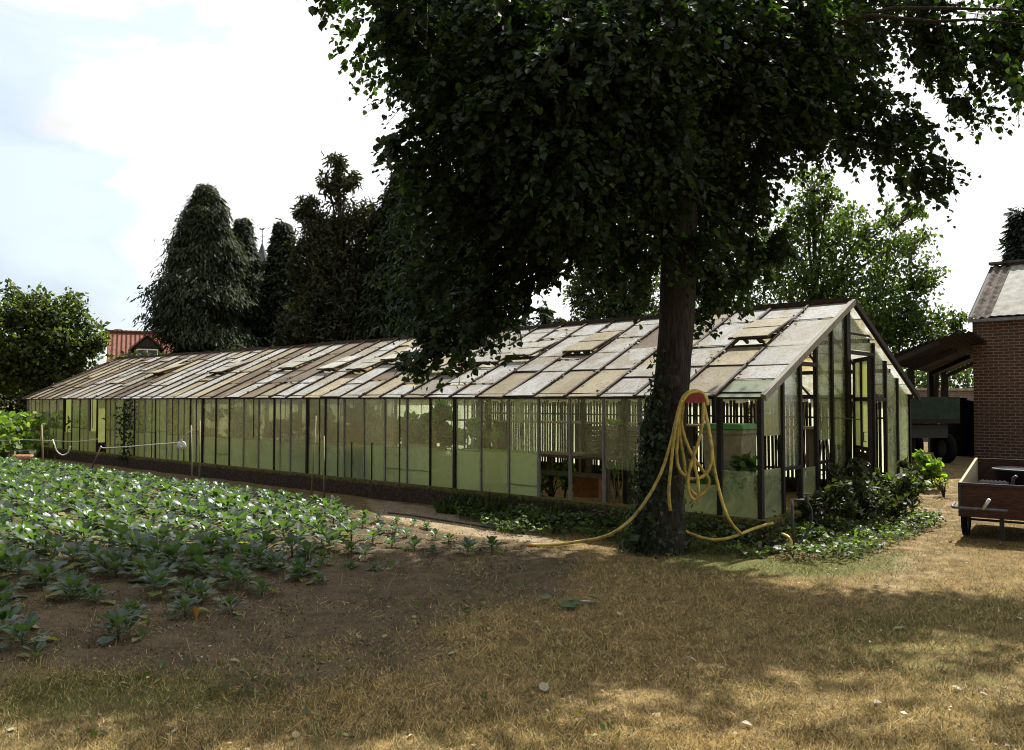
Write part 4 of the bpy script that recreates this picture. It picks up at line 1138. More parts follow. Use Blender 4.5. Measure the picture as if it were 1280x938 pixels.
p = gnd(1180, 622); bush('weed_clump', p, (.2, .2, .2), 70, .05, (.2, .2, .07), 'sparse dry stalky weed between the young shrub and the cart', 'weed', LEAFQ, 'leaf', 7)
p = gnd(718, 757); n = 9
lt = thing('rhubarb_leaf', p, 'torn green rhubarb leaves lying on the dry heap of roots', 'leaf')
a_ = rng.uniform(0, 2 * PI, n)
cloud('leaf_blade', np.stack([rng.normal(0, .09, n), rng.normal(0, .06, n), .02 + .03 * rng.random(n)], -1), np.stack([np.cos(a_), np.sin(a_), np.full(n, .06)], -1), np.array([0, 0, 1.0]) + rdir(n) * .35, rng.uniform(.07, .13, n), HEART, M['ivy'], tint(n, (.06, .10, .03), .3), lt)
MB().tube([(-.05, -.02, .015), (.08, .02, .03), (.2, .03, .02)], [.008, .007, .004], 5, (.5, .5, .4)).build('leaf_stalk', M['cord'], lt)
# dead roots and stalks on the heap
g = 'pale dead stalks on the soil heap'
for k in range(16):
    px, py = r2.uniform(575, 740), r2.uniform(690, 745); p = gnd(px, py)
    a = r2.uniform(0, PI); L = r2.uniform(.12, .4)
    pts = wob([Vector((math.cos(a) * L * (q / 6 - .5), math.sin(a) * L * (q / 6 - .5), .02 + .05 * math.sin(PI * q / 6) * r2.random())) for q in range(7)], .05, k)
    for q in pts: q.z = max(q.z, .006)
    tag(MB().tube(pts, [.004] + [.0055] * 5 + [.002], 5).build('dead_stalk', M['grey_wood'], None, p), 'pale dead root stalk lying on the dark soil heap', 'stalk', g)
g = 'dry grass stalks standing in the soil'
for (px, py, h) in [(115, 800, .2), (160, 800, .14), (240, 832, .16), (290, 770, .13), (315, 800, .12), (385, 720, .35), (480, 750, .2), (232, 770, .12), (60, 845, .1), (425, 745, .18)]:
    p = gnd(px, py); a = r2.uniform(-.5, .5)
    tag(MB().tube(wob([(0, 0, -.01), (a * h * .4, 0, h * .6), (a * h * 1.2, .02, h)], .01, px), [.003, .0025, .0015], 5).build('dry_stalk', M['cane'], None, p), 'thin dry grass stalk standing in the bare soil', 'stalk', g)
# fallen leaves, individual
lm = []
for c in ((.38, .33, .23), (.32, .26, .13), (.30, .36, .16), (.10, .14, .06)):
    m_ = MB(); m_.add([(0, 0, .004), (-.03, .02, .012), (-.028, .055, .016), (0, .10, .006), (.028, .055, .02), (.03, .02, .01)], [(0, 3, 2, 1), (0, 5, 4, 3)], c, True); lm.append(m_.mesh('fallen_leaf', M['litter']))
spots = [(682, 868, 0), (905, 838, 0), (935, 785, 3), (985, 770, 3), (612, 790, 1), (520, 775, 1), (648, 695, 2), (790, 716, 0), (745, 742, 0), (775, 772, 0), (575, 692, 2), (1225, 868, 0), (1202, 866, 0), (1128, 788, 2), (1132, 787, 0), (435, 924, 2), (370, 927, 1), (215, 920, 0), (10, 918, 0), (160, 858, 1), (735, 836, 1), (870, 830, 0), (920, 742, 1), (1085, 700, 2), (640, 850, 1), (560, 820, 0), (700, 790, 0), (480, 800, 1), (300, 830, 1), (1000, 860, 1), (1100, 880, 0), (820, 900, 1), (940, 910, 0), (650, 800, 0)]
for k, (px, py, c) in enumerate(spots):
    o = bpy.data.objects.new('fallen_leaf', lm[c]); COL.objects.link(o)
    p = gnd(px, py); p.z += .012; o.location = p
    o.rotation_euler = (r2.uniform(-.3, .3), r2.uniform(-.3, .3), r2.uniform(0, 6.28)); s = r2.uniform(.38, .68) * (1.6 if px in (682, 985) else 1); o.scale = (s, s, s)
    tag(o, ('pale dry leaf lying on the parched lawn', 'tan dry leaf lying on the lawn', 'faded green leaf lying on the ground', 'dark curled leaf lying on the shaded lawn')[c], 'leaf', ('pale fallen leaves', 'tan fallen leaves', 'faded green fallen leaves', 'dark fallen leaves')[c])

# ------------------------------------------------------------------ cabbage bed
def cabbage(seed, nl, hgt):
    q = random.Random(seed); m_ = MB()
    m_.tube([(0, 0, -.03), (.005, 0, hgt * .35), (0, .004, hgt * .58)], [.014, .012, .008], 5, (.12, .15, .08))
    for k in range(nl):
        a = k * 2.4 + q.uniform(-.3, .3); lvl = k / nl
        el = R(8 + 62 * lvl + q.uniform(-10, 10)); L = q.uniform(.15, .22) * (1.05 - .35 * lvl); Wd = L * q.uniform(.62, .8)
        ax = Vector((math.cos(a), math.sin(a), 0)); sd_ = Vector((-ax.y, ax.x, 0))
        p0 = Vector((0, 0, hgt * (.16 + .42 * lvl))); pet = .085 * (1.1 - .5 * lvl)
        d = ax * math.cos(el) + Vector((0, 0, math.sin(el)))
        p1 = p0 + d * pet
        m_.tube([p0, p1], [.005, .004], 4, (.16, .2, .12))
        droop = q.uniform(.35, 1.3); cup = q.uniform(-.05, .28); ph = q.uniform(0, 6)
        c0 = (.055, .088, .060) if q.random() < .8 else (.065, .105, .05)
        if k < 2 and q.random() < .35: c0 = (.17, .18, .06)
        rows, V_, p, e = 5, [], p1.copy(), el
        wprof = [.25, .8, 1.0, .85, .15]
        for r_ in range(rows):
            dd = ax * math.cos(e) + Vector((0, 0, math.sin(e))); up = sd_.cross(dd) * -1
            for s in (-1, -.5, 0, .5, 1):
                w = wprof[r_] * Wd / 2 * s
                V_.append(p + sd_ * w + up * (cup * abs(s) ** 1.6 * Wd * .5 + .012 * math.sin(ph + r_ * 2.3 + s * 5) * abs(s)))
            p = p + dd * (L / (rows - 1)); e -= droop / rows
        m_.add(V_, [(r_ * 5 + s, r_ * 5 + s + 1, (r_ + 1) * 5 + s + 1, (r_ + 1) * 5 + s) for r_ in range(rows - 1) for s in range(4)], c0, True)
    return m_.mesh('cabbage_plant', M['cabbage'])
CM = [cabbage(100 + k, 13 + k % 4, .18 + .02 * (k % 3)) for k in range(10)]
CS = [cabbage(150 + k, 5 + k % 2, .12) for k in range(3)]
BED = gpoly([(-160, 578), (60, 580), (240, 606), (395, 630), (520, 655), (598, 686), (450, 722), (345, 752), (235, 785), (130, 775), (0, 768), (-160, 770)])
bu, bw_ = Vector((-.7414, .671)), Vector((.671, .7414))
pl_ = []
for row in np.arange(-9, 9, .54):
    for s in np.arange(-4, 24, .32):
        x = 2.5 + bu.x * s + bw_.x * row + r2.uniform(-.07, .07); y = 7.0 + bu.y * s + bw_.y * row + r2.uniform(-.07, .07)
        if y < 5: continue
        d = float(poly_sd(np.array([x]), np.array([y]), BED)[0])
        if d > 0 or r2.random() < .05: continue
        if abs(x) / y > .72: continue
        pl_.append((y, x, d))
pl_.sort()
extra = []
for k, (y, x, d) in enumerate(pl_):
    edge_ = float(sstep(.0, 1.1, -d)); right = float(sstep(-1.2, -3.0, x))
    s = (.62 + .42 * max(edge_, .2)) * (.51 + .29 * right) * r2.uniform(.85, 1.15)
    if k < 297:
        o = bpy.data.objects.new('cabbage_plant', r2.choice(CM)); COL.objects.link(o)
        o.location = (x, y, float(gz(x, y))); o.rotation_euler = (r2.uniform(-.1, .1), r2.uniform(-.1, .1), r2.uniform(0, 6.28)); o.scale = (s * 1.05, s * 1.05, s * 1.1)
        tag(o, 'waxy blue green cabbage plant in the planted rows', 'cabbage', 'cabbage plants in the bed')
    else: extra.append((x, y, s))
print('CABBAGES', len(pl_), 'extra', len(extra))
if extra:
    V_, Fc, Cc, off = [], [], [], 0
    for (x, y, s) in extra:
        me = r2.choice(CM); nv = len(me.vertices); co = np.empty(nv * 3); me.vertices.foreach_get('co', co); co = co.reshape(-1, 3) * s * 1.05
        a = r2.uniform(0, 6.28); c_, s_ = math.cos(a), math.sin(a)
        V_.append(np.stack([co[:, 0] * c_ - co[:, 1] * s_ + x, co[:, 0] * s_ + co[:, 1] * c_ + y, co[:, 2] + float(gz(x, y))], -1))
        cc = np.empty(nv * 4); me.color_attributes['Col'].data.foreach_get('color', cc); Cc.append(cc.reshape(-1, 4)[:, :3])
        Fc += [[off + i for i in pg.vertices] for pg in me.polygons]; off += nv
    m_ = MB(); m_.v = np.concatenate(V_).tolist(); m_.f = Fc; m_.c = np.concatenate(Cc).tolist(); m_.sm = [True] * len(Fc)
    tag(m_.build('cabbage_rows', M['cabbage']), 'far rows of cabbage leaves merging together', None, None, 'stuff')
for (px, py, s, lb) in [(148, 797, .75, 'small lone cabbage plant in the bare soil in front of the rows'), (178, 802, .4, 'tiny cabbage seedling beside the small lone plant'), (28, 812, .8, 'straggly cabbage plant near the lower left edge'), (4, 795, .8, 'cabbage plant cut by the left edge below the rows'), (45, 825, .5, 'tiny pale cabbage plant nearest the lower left edge'), (232, 770, .6, 'cabbage plant with a yellowed leaf at the front of the bed'), (375, 722, .6, 'small cabbage seedling with spread leaves right of the rows'), (400, 712, .55, 'small upright seedling in bare soil right of the rows'), (432, 716, .5, 'tiny broad leaved seedling furthest into the bare soil'), (488, 712, .5, 'tiny seedling near the orange brown patch of soil'), (585, 692, .6, 'small seedling in line with the last row'), (615, 690, .6, 'last small seedling at the right end of the row')]:
    o = bpy.data.objects.new('cabbage_plant', r2.choice(CM if s > .58 else CS)); COL.objects.link(o); p = gnd(px, py)
    o.location = p; o.scale = (s, s, s); o.rotation_euler.z = r2.uniform(0, 6)
    tag(o, lb, 'cabbage')
p = gnd(245, 778); tag(MB().add([(0, 0, .0), (-.012, .0, .06), (-.03, .01, .10), (.0, -.01, .115), (.03, .0, .09), (.012, 0, .05)], [(0, 1, 2, 3), (0, 3, 4, 5)], (.40, .19, .03)).build('withered_leaf', M['litter'], None, p), 'withered orange leaf standing up beside the front cabbages', 'leaf')
# leafy patch at the far left
n = 3000
ctr = at(8, 540, 23); P = np.stack([rng.normal(ctr.x - 1.2, 1.0, n), rng.normal(ctr.y, .8, n), 1.25 * rng.random(n) ** .8], -1)
vp = cloud('bean_foliage', P, rdir(n) + np.array([0, 0, -.2]), rdir(n) + np.array([0, 0, 1]), rng.uniform(.1, .2, n), HEART, M['leaf'], tint(n, (.095, .15, .04), .35, (.2, .24, .1), .1))
tag(vp, 'bright leafy bean plants at the far left beside the greenhouse', None, None, 'stuff')

# ------------------------------------------------------------------ garden stakes and cord
def stake(px0, py0, px1, py1, Y, r_, mat, label, group=None, Y1=None):
    a = at(px0, py0, Y); b = at(px1, py1, Y1 or Y)
    return tag(MB().tube([(0, 0, 0), b - a], [r_, r_ * .8], 6).build('garden_stake', M[mat], None, a), label, 'stake', group)
stake(54, 585, 52, 531, 20.3, .020, 'cane', 'pale upright stake nearest the left corner of the greenhouse')
stake(112, 592, 126, 558, 18.8, .016, 'grey_wood', 'leaning grey stake holding the end of the white cord')
stake(240, 606, 239, 532, 15.6, .014, 'cane', 'shorter of two stakes beside the white disc', Y1=15.6)
stake(249, 606, 250, 526, 15.5, .014, 'cane', 'taller of two stakes beside the white disc')
stake(389, 625, 395, 520, 13.6, .014, 'cane', 'leaning pale cane in front of the greenhouse wall')
stake(405, 629, 405, 545, 13.5, .014, 'cane', 'upright thin cane beside the leaning pale cane')
def cordline(pts, label, r_=.009):
    P_ = crspline(pts, 6); o0 = P_[0].copy()
    return tag(MB().tube([p - o0 for p in P_], r_, 6).build('string_line', M['cord'], None, o0), label, 'cord')
cordline([at(-5, 551, 21), at(30, 550, 20.6), at(60, 551, 20.2), at(95, 552, 19.4), at(122, 549, 18.9)], 'pale cord stretched low across the left end of the wall', .007)
cordline([at(126, 558, 18.8), at(130, 560, 18.6), at(155, 559, 17.8), at(190, 556, 16.9), at(224, 553, 15.8), at(228, 548, 15.7), at(240, 537, 15.6)], 'white cord stretched from the leaning stake to the disc', .012)
c = at(227, 557, 15.7); dsc = MB().lathe([(.016, -.014), (.082, -.014), (.082, .014), (.016, .014), (.016, -.014)], n=20, axis='Y').build('cord_reel', M['white'], None, c); tag(dsc, 'white disc with a hole hanging on the cord by two stakes', 'disc')
hp = [at(66, 550, 19.0), at(68, 556, 18.9), at(71, 564, 18.9), at(78, 569, 18.9), at(85, 566, 18.9), at(88, 558, 18.9)]
o0 = hp[0].copy(); tag(MB().tube([p - o0 for p in crspline(hp, 5)], .016, 6).build('garden_hose', M['cord'], None, o0), 'pale bent hose hanging at the left of the glass wall', 'hose')
# roller
p = gnd(29, 580); ro = thing('garden_roller', p, 'small reddish garden roller with a thin frame at far left', 'roller', rz=.1)
MB().lathe([(.0, -.24), (.11, -.24), (.115, -.2), (.115, .2), (.11, .24), (0, .24)], (0, 0, .12), 18, 'X').build('drum', M['roller'], ro)
MB().tube([(-.3, 0, .12), (-.3, -.02, .34), (.3, -.02, .34), (.3, 0, .12)], .012, 6).build('roller_frame', M['grey_metal'], ro)
# dark irrigation hose across the bare strip
hp = [gnd(485, 642), gnd(530, 648), gnd(575, 655), gnd(620, 662), gnd(655, 668)]
o0 = hp[0].copy(); tag(MB().tube([p - o0 + Vector((0, 0, .015)) for p in crspline(hp, 6)], .013, 6).build('irrigation_hose', M['black_hose'], None, o0), 'thin dark hose lying on the strip beside the plinth', 'hose')

# ------------------------------------------------------------------ hose hanger and yellow hose
HY = 8.72
hb = at(866, 505, HY)
hh = thing('hose_hanger', hb + Vector((0, 0, .01)), 'red half round hose hanger fixed to the right of the lime trunk', 'hanger')
m_ = MB(); V_ = []; nn = 14
for yy_ in (-.10, .10):
    for rr2 in (.10, .135):
        for k in range(nn + 1):
            a = PI * k / nn; V_.append((rr2 * 1.05 * math.cos(a), yy_, rr2 * math.sin(a)))
def ix(y, r_, k): return (y * 2 + r_) * (nn + 1) + k
fs = []
for k in range(nn):
    fs += [(ix(0, 0, k), ix(0, 0, k + 1), ix(0, 1, k + 1), ix(0, 1, k)), (ix(1, 0, k), ix(1, 1, k), ix(1, 1, k + 1), ix(1, 0, k + 1)), (ix(0, 1, k), ix(0, 1, k + 1), ix(1, 1, k + 1), ix(1, 1, k)), (ix(0, 0, k), ix(1, 0, k), ix(1, 0, k + 1), ix(0, 0, k + 1))]
fs += [(ix(0, 0, 0), ix(0, 1, 0), ix(1, 1, 0), ix(1, 0, 0)), (ix(0, 0, nn), ix(1, 0, nn), ix(1, 1, nn), ix(0, 1, nn))]
m_.add(V_, fs, smooth=False); m_.build('cradle', M['red_plastic'], hh)
m_ = MB(); prof = [(.0, .0)] + [(.155 * math.cos(PI * k / 16), .15 * math.sin(PI * k / 16)) for k in range(17)]
m_.prism([(x, -.115, z) for x, z in prof[1:]], (0, .012, 0)); m_.build('front_flange', M['red_plastic'], hh)
m_ = MB(); m_.prism([(x, .10, z) for x, z in prof[1:]], (0, .014, 0)); m_.build('back_plate', M['red_plastic'], hh)
MB().box((-.16, .06, .02), (.2, .05, .06)).build('bracket', M['iron'], hh)
hh.scale = (.72, .85, .72)
def hosepath(pts): return crspline([at(*p) for p in pts], 7)
yh = thing('garden_hose', hb, 'yellow garden hose looped over the red hanger with its ends on the ground', 'hose')
def hz(pts, r_=.0165): MB().tube(wob([p - hb for p in hosepath(pts)], .0035, pts[0][0]), r_, 10).build('hose_length', M['hose'], yh)
T = HY - .04
def gp3(px, py, z=.02): g_ = gnd(px, py); return (px, py, g_.y)
# strand sweeping left to the lawn
hz([(885, 507, T), (882, 495, T), (872, 489, T), (861, 490, T - .02), (852, 500, T - .06), (845, 525, T - .1), (838, 555, T - .1), (826, 592, T - .1), (808, 625, T - .1), (790, 648, T - .05), (770, 664, T - .05), (752, 672, 8.85), (725, 677, 9.0), (695, 681, 9.2), (664, 682, 9.3)])
# loops
hz([(884, 507, T - .03), (880, 494, T - .03), (870, 490, T - .05), (858, 495, T - .08), (849, 515, T - .08), (847, 545, T - .08), (846, 570, T - .08), (850, 588, T - .08), (862, 598, T - .08), (876, 597, T - .08), (887, 585, T - .08), (890, 565, T - .08), (886, 540, T - .07), (881, 515, T - .05), (879, 503, T - .05)])
hz([(854, 508, T), (852, 530, T), (858, 553, T), (866, 570, T), (876, 585, T), (886, 600, T + .01), (882, 613, T + .01), (872, 620, T), (862, 610, T), (857, 595, T), (855, 575, T), (850, 545, T), (850, 520, T), (857, 500, T), (868, 491, T), (877, 497, T), (881, 512, T)])
hz([(879, 505, T - .1), (878, 530, T - .11), (872, 556, T - .11), (864, 580, T - .11), (860, 600, T - .11), (862, 618, T - .11), (868, 625, T - .11), (873, 618, T - .11), (872, 598, T - .11), (868, 580, T - .1), (868, 558, T - .09)])
hz([(852, 500, T - .1), (845, 530, T - .12), (841, 560, T - .12), (838, 590, T - .12), (836, 615, T - .12), (838, 639, T - .12)])
# strand to the right, then along the ground
hz([(880, 505, T), (884, 525, T), (889, 553, T), (892, 580, T), (897, 605, T - .03), (905, 635, T - .05), (915, 655, T - .05), (927, 668, 8.75)])
hz([(848, 660, 8.9), (865, 668, 8.85), (885, 674, 8.75), (905, 674, 8.7), (925, 668, 8.75), (945, 660, 8.85), (966, 654, 8.9)])
# nozzle end
e_ = at(664, 682, 9.3) - hb; MB().tube([e_ + Vector((.10, 0, 0)), e_, e_ - Vector((.05, 0, 0))], [.022, .022, .012], 10).build('end_fitting', M['orange'], yh)
hz([(978, 668, 8.85), (986, 672, 8.75), (989, 680, 8.7), (984, 689, 8.68)])

# standpipe and black hose
p = gnd(991, 694); Yp = p.y
spz = thing('standpipe', p, 'thin dark iron standpipe with a tap in the ivy', 'tap')
top = at(990, 625, Yp) - p
MB().tube([(0, 0, -.05), (0, 0, top.z)], .017, 8).build('pipe', M['iron'], spz)
MB().tube([(0, 0, top.z - .01), (.09, -.02, top.z), (.155, -.03, top.z - .005)], [.014, .013, .012], 8).build('spout', M['iron'], spz)
m_ = MB(); m_.lathe([(.02, -.02), (.022, .03), (.012, .035), (.012, .06)], (.14, -.03, top.z), 10); m_.beam((.10, -.03, top.z + .06), (.18, -.03, top.z + .06), .014, .01); m_.build('tap_handle', M['iron'], spz)
hp = [at(1007, 627, Yp - .02), at(1013, 634, Yp - .02), at(1015, 645, Yp - .03), at(1012, 660, Yp - .05), at(1004, 673, Yp - .06), at(993, 684, Yp - .08), at(980, 690, Yp - .02), at(962, 692, Yp + .02)]
o0 = hp[0].copy(); tag(MB().tube([q - o0 for q in crspline(hp, 6)], .012, 8).build('tap_hose', M['black_hose'], None, o0), 'short dark hose curving from the standpipe tap to the ground', 'hose')

# ------------------------------------------------------------------ handcart
C0 = Vector((5.16, 9.72, 0)); C0.z = float(gz(C0.x, C0.y))
ca_ = math.atan2(-.60, .80)
cart = thing('handcart', C0, 'brown wooden handcart with a pale inner side board at the right edge', 'cart', rz=ca_)
CWd, CLn = 1.35, 1.25      # local x along the front board, y into depth
zb, zf, zr = .26, .645, .86
MB().box((CWd / 2, .0, (zb + zf) / 2), (CWd, .028, zf - zb)).build('front_board', M['rough_board'], cart)
MB().box((CWd / 2, CLn, (zb + zr) / 2), (CWd, .028, zr - zb)).build('back_board', M['black_plastic'] if False else M['rough_board'], cart)
for x, nm, mt in ((.014, 'side_board', 'pale_board'), (CWd - .014, 'side_board', 'pale_board')):
    MB().prism([(x - .014, .015, zb), (x - .014, CLn - .015, zb), (x - .014, CLn - .015, zr + .004), (x - .014, .015, zf + .004)], (.028, 0, 0)).build(nm, M[mt], cart)
MB().box((CWd / 2, CLn / 2, zb + .02), (CWd - .06, CLn - .06, .03)).build('floor_board', M['rough_board'], cart)
m_ = MB(); m_.beam((.0, -.02, zf - .01), (CWd, -.02, zf - .01), .02, .03, (0, 0, 1)); m_.beam((.012, -.022, zb), (.012, -.022, zf), .03, .012, (0, 1, 0)); m_.build('metal_edge', M['iron'], cart)
for y in (.32,):
    for x in (.035, CWd - .035):
        w_ = bpy.data.objects.new('wheel', None); COL.objects.link(w_); w_.parent = cart; w_.location = (x, y - .08, .205)
        m_ = MB(); m_.lathe([(.15, -.03), (.195, -.026), (.207, 0), (.195, .026), (.15, .03), (.15, -.03)], n=28, axis='X'); m_.build('tyre', M['rubber'], w_)
        m_ = MB(); m_.lathe([(.0, -.012), (.15, -.014), (.15, .014), (.0, .012)], n=24, axis='X'); m_.lathe([(0, -.045), (.03, -.045), (.03, .045), (0, .045)], n=12, axis='X'); m_.build('rim', M['hub'], w_)
MB().tube([(.05, .24, .205), (CWd - .05, .24, .205)], .014, 8).build('axle', M['iron'], cart)
for x in (.42, CWd - .42): MB().beam((x, .07, .0), (x, .07, zb), .045, .04, (0, 1, 0)).build('leg', M['iron'], cart)
MB().tube([(-.06, .12, .40), (-.07, .0, .37), (-.05, -.10, .37), (.02, -.11, .37), (.5, -.11, .37)], .016, 8).build('push_bar', M['grey_metal'], cart)
MB().tube([(.26, -.12, .37), (.33, -.16, .49)], [.017, .019], 8).build('handle_grip', M['white'], cart)
def incart(x, y, z):
    c_, s_ = math.cos(ca_), math.sin(ca_); return (C0.x + x * c_ - y * s_, C0.y + x * s_ + y * c_, C0.z + z)
tb = thing('tub', incart(.52, .80, .30), 'black round plastic tub standing in the cart', 'tub')
MB().lathe([(0, 0), (.20, 0), (.255, .44), (.275, .45), (.275, .47), (.245, .47), (.195, .03), (0, .03)], n=32).build('tub_body', M['black_plastic'], tb)
MB().lathe([(.262, .455), (.282, .462), (.282, .478), (.262, .482), (.262, .455)], n=32).build('tub_rim', M['iron'], tb)
tb = thing('basket', incart(.30, .40, .30), 'dark ribbed basket with an arched handle lying in the cart', 'basket', rz=ca_)
m_ = MB(); m_.lathe([(0, -.15), (.12, -.15)] + [(.13 + .012 * (k % 2), -.13 + .022 * k) for k in range(13)] + [(.12, .16), (.10, .15), (.10, -.12), (0, -.12)], (0, 0, .22), 24, 'X'); m_.build('basket_body', M['rubber'], tb)
MB().tube([(.17, .02, .12), (.19, 0, .30), (.21, -.02, .40), (.24, -.04, .42)], .018, 8).build('basket_handle', M['grey_metal'], tb)

# ------------------------------------------------------------------ brick building, carport, wall, trailer
B0 = at(1217, 501, 19.4); B0.z = .2
BA = math.atan2(-.671, .7414)
bld = thing('brick_building', B0, 'brown brick outbuilding with a mossy corrugated roof at the right edge', 'building', rz=BA)
BW, BD, BE = 6.0, 4.4, 3.30
m_ = MB()
m_.box((BW / 2, .11, BE / 2 - .1), (BW, .22, BE + .2)); m_.box((BW / 2, BD - .11, BE / 2 - .1), (BW, .22, BE + .2))
m_.build('front_wall', M['brick'], bld)
m_ = MB()
for x in (.11, BW - .11):
    m_.prism([(x - .108, .22, -.2), (x - .108, BD - .22, -.2), (x - .108, BD - .22, BE), (x - .108, BD / 2, BE + 1.42), (x - .108, .22, BE)], (.216, 0, 0))
m_.build('end_wall', M['brick'], bld)
def corr(x0, x1, p_, a, b, mat, name, amp=.028, th=.02, nst=4):
    m_ = MB(); a, b = Vector(a), Vector(b); nx_ = max(2, int((x1 - x0) / p_ * 8)); V_ = []
    up = Vector((0, -(b.z - a.z), (b.y - a.y))).normalized(); up = up if up.z > 0 else -up
    for j in range(nst + 1):
        for i in range(nx_ + 1):
            x = x0 + (x1 - x0) * i / nx_
            q = a.lerp(b, j / nst); V_.append(Vector((x, q.y, q.z)) + up * (amp * math.sin(2 * PI * x / p_)))
    V2 = [v - up * th for v in V_]; k = len(V_); fs = []
    for j in range(nst):
        for i in range(nx_):
            q = (j * (nx_ + 1) + i, j * (nx_ + 1) + i + 1, (j + 1) * (nx_ + 1) + i + 1, (j + 1) * (nx_ + 1) + i)
            fs += [q, tuple(k + t for t in q[::-1])]
    for i in range(nx_): fs += [(i, k + i, k + i + 1, i + 1)]
    for j in range(nst): fs += [(j * (nx_ + 1), (j + 1) * (nx_ + 1), k + (j + 1) * (nx_ + 1), k + j * (nx_ + 1))]
    m_.add(V_ + V2, fs, smooth=False); return m_.build(name, mat, bld)
corr(-.08, .40, .18, (0, -.12, BE + .0), (0, BD / 2, BE + 1.5), M['moss_roof'], 'roof_sheet')
corr(.40, 1.25, .18, (0, -.10, BE + .03), (0, BD / 2, BE + 1.5), M['pale_sheet'], 'pale_roof_sheet', amp=.006)
corr(1.25, BW + .08, .18, (0, -.12, BE + .0), (0, BD / 2, BE + 1.5), M['moss_roof'], 'roof_sheet')
corr(-.08, BW + .08, .18, (0, BD + .12, BE + .0), (0, BD / 2, BE + 1.5), M['moss_roof'], 'roof_sheet')
m_ = MB(); m_.beam((-.1, BD / 2, BE + 1.545), (BW + .1, BD / 2, BE + 1.545), .26, .06); m_.build('ridge_cap', M['moss_roof'], bld)
m_ = MB(); m_.beam((-.06, -.10, BE - .06), (BW, -.10, BE - .06), .09, .07); m_.build('gutter', M['zinc'], bld)
m_ = MB(); m_.beam((-.03, -.02, BE + .0), (-.03, BD / 2, BE + 1.44), .05, .09); m_.build('bargeboard', M['dark_timber'], bld)

# carport
cpY = 16.2
L0 = at(1098, 452, cpY); M0 = at(1160, 426, cpY); R0 = at(1216, 414, cpY)
dv = Vector((.55, .835, 0)); CLn2 = 10.0
cpt = thing('carport', (L0.x, L0.y, .25), 'open carport with a curved rusty corrugated roof beside the brick building', 'carport')
cb = Vector((L0.x, L0.y, .25))
m_ = MB(); V_ = []; ns = 64
arc = bez(L0, at(1130, 436, cpY), at(1180, 418, cpY), R0, ns)
nd = 10
for j in range(nd + 1):
    for i, q in enumerate(arc):
        V_.append(q - cb + dv * (CLn2 * j / nd) + Vector((0, 0, .018 * math.sin(i * PI / 2))))
k = len(V_); V2 = [v + Vector((0, 0, -.012)) for v in V_]; fs = []
for j in range(nd):
    for i in range(ns):
        q = (j * (ns + 1) + i, j * (ns + 1) + i + 1, (j + 1) * (ns + 1) + i + 1, (j + 1) * (ns + 1) + i); fs += [q, tuple(k + t for t in q[::-1])]
for i in range(ns): fs.append((i, k + i, k + i + 1, i + 1))
m_.add(V_ + V2, fs); m_.build('roof', M['rusty_sheet'], cpt)
for s in (.15, 3.3, 6.6, 9.8):
    q = L0 - cb + dv * s
    MB().beam(q + Vector((.12, 0, -2.3)), q + Vector((.12, 0, -.04)), .12, .12, (0, 1, 0)).build('post', M['dark_timber'], cpt)
    q2 = arc[40] - cb + dv * s
    MB().beam(q + Vector((.1, 0, -.06)), q2 + Vector((0, 0, -.05)), .08, .1).build('rafter', M['dark_timber'], cpt)
# old brick wall at the back
wa, wb_ = at(1095, 501, 27.5), at(1300, 501, 29.5)
wl = thing('garden_wall', (wa.x, wa.y, .2), 'old brick garden wall with pale coping behind the carport', 'wall', rz=math.atan2(wb_.y - wa.y, wb_.x - wa.x))
wln = (wb_ - wa).length
MB().box((wln / 2, 0, .86), (wln, .22, 1.76)).build('wall_body', M['old_brick'], wl)
MB().box((wln / 2, 0, 1.78), (wln, .32, .08)).build('coping', M['concrete'], wl)
# trailer with green side boards
tq = at(1128, 501, 17.6); TZ = .25
tr = thing('farm_trailer', (tq.x, tq.y, TZ), 'old green sided farm trailer parked under the carport', 'trailer', rz=math.atan2(.10, 1))
MB().box((.62, .9, .92), (1.25, 1.9, .10)).build('bed', M['dark_timber'], tr)
for yb in (-.03, 1.83): MB().box((.62, yb, 1.20), (1.25, .04, .46)).build('side_board', M['green_paint'], tr)
for xb in (.0, 1.24): MB().box((xb, .9, 1.20), (.04, 1.78, .46)).build('end_board', M['green_paint'], tr)
for x in (.12, 1.12):
    for y in (.3, 1.5):
        w_ = bpy.data.objects.new('wheel', None); COL.objects.link(w_); w_.parent = tr; w_.location = (x, y, .33)
        MB().lathe([(.2, -.09), (.31, -.08), (.33, 0), (.31, .08), (.2, .09), (.2, -.09)], n=24, axis='X').build('tyre', M['rubber'], w_)
        MB().lathe([(0, -.03), (.2, -.05), (.2, .05), (0, .03)], n=18, axis='X').build('rim', M['hub'], w_)
MB().box((.62, .9, .70), (.9, 1.6, .28)).build('chassis', M['iron'], tr)
hedge('hedge', (10.5, 29, .2), (20, 32, .2), 3.0, .8, 6000, (.05, .075, .028), 'leafy hedge rising above the old brick wall behind the carport')
# dark tank standing in for the dark region beside the trailer
tq = at(1203, 501, 20.5)
dk = thing('dark_cylinder', (tq.x, tq.y, .25), 'dark tank in the shade between trailer and brick wall', 'cylinder')
m_ = MB(); m_.lathe([(0, 0), (.40, 0), (.42, .04), (.42, 1.22), (.36, 1.32), (.12, 1.36), (0, 1.36)], n=28)
for z in (.3, .6, .9): m_.lathe([(.42, z - .02), (.435, z), (.42, z + .02)], n=28)
m_.build('cylinder_body', M['rubber'], dk)
MB().lathe([(0, 1.35), (.1, 1.35), (.1, 1.41), (0, 1.42)], n=16).build('cap', M['rubber'], dk)
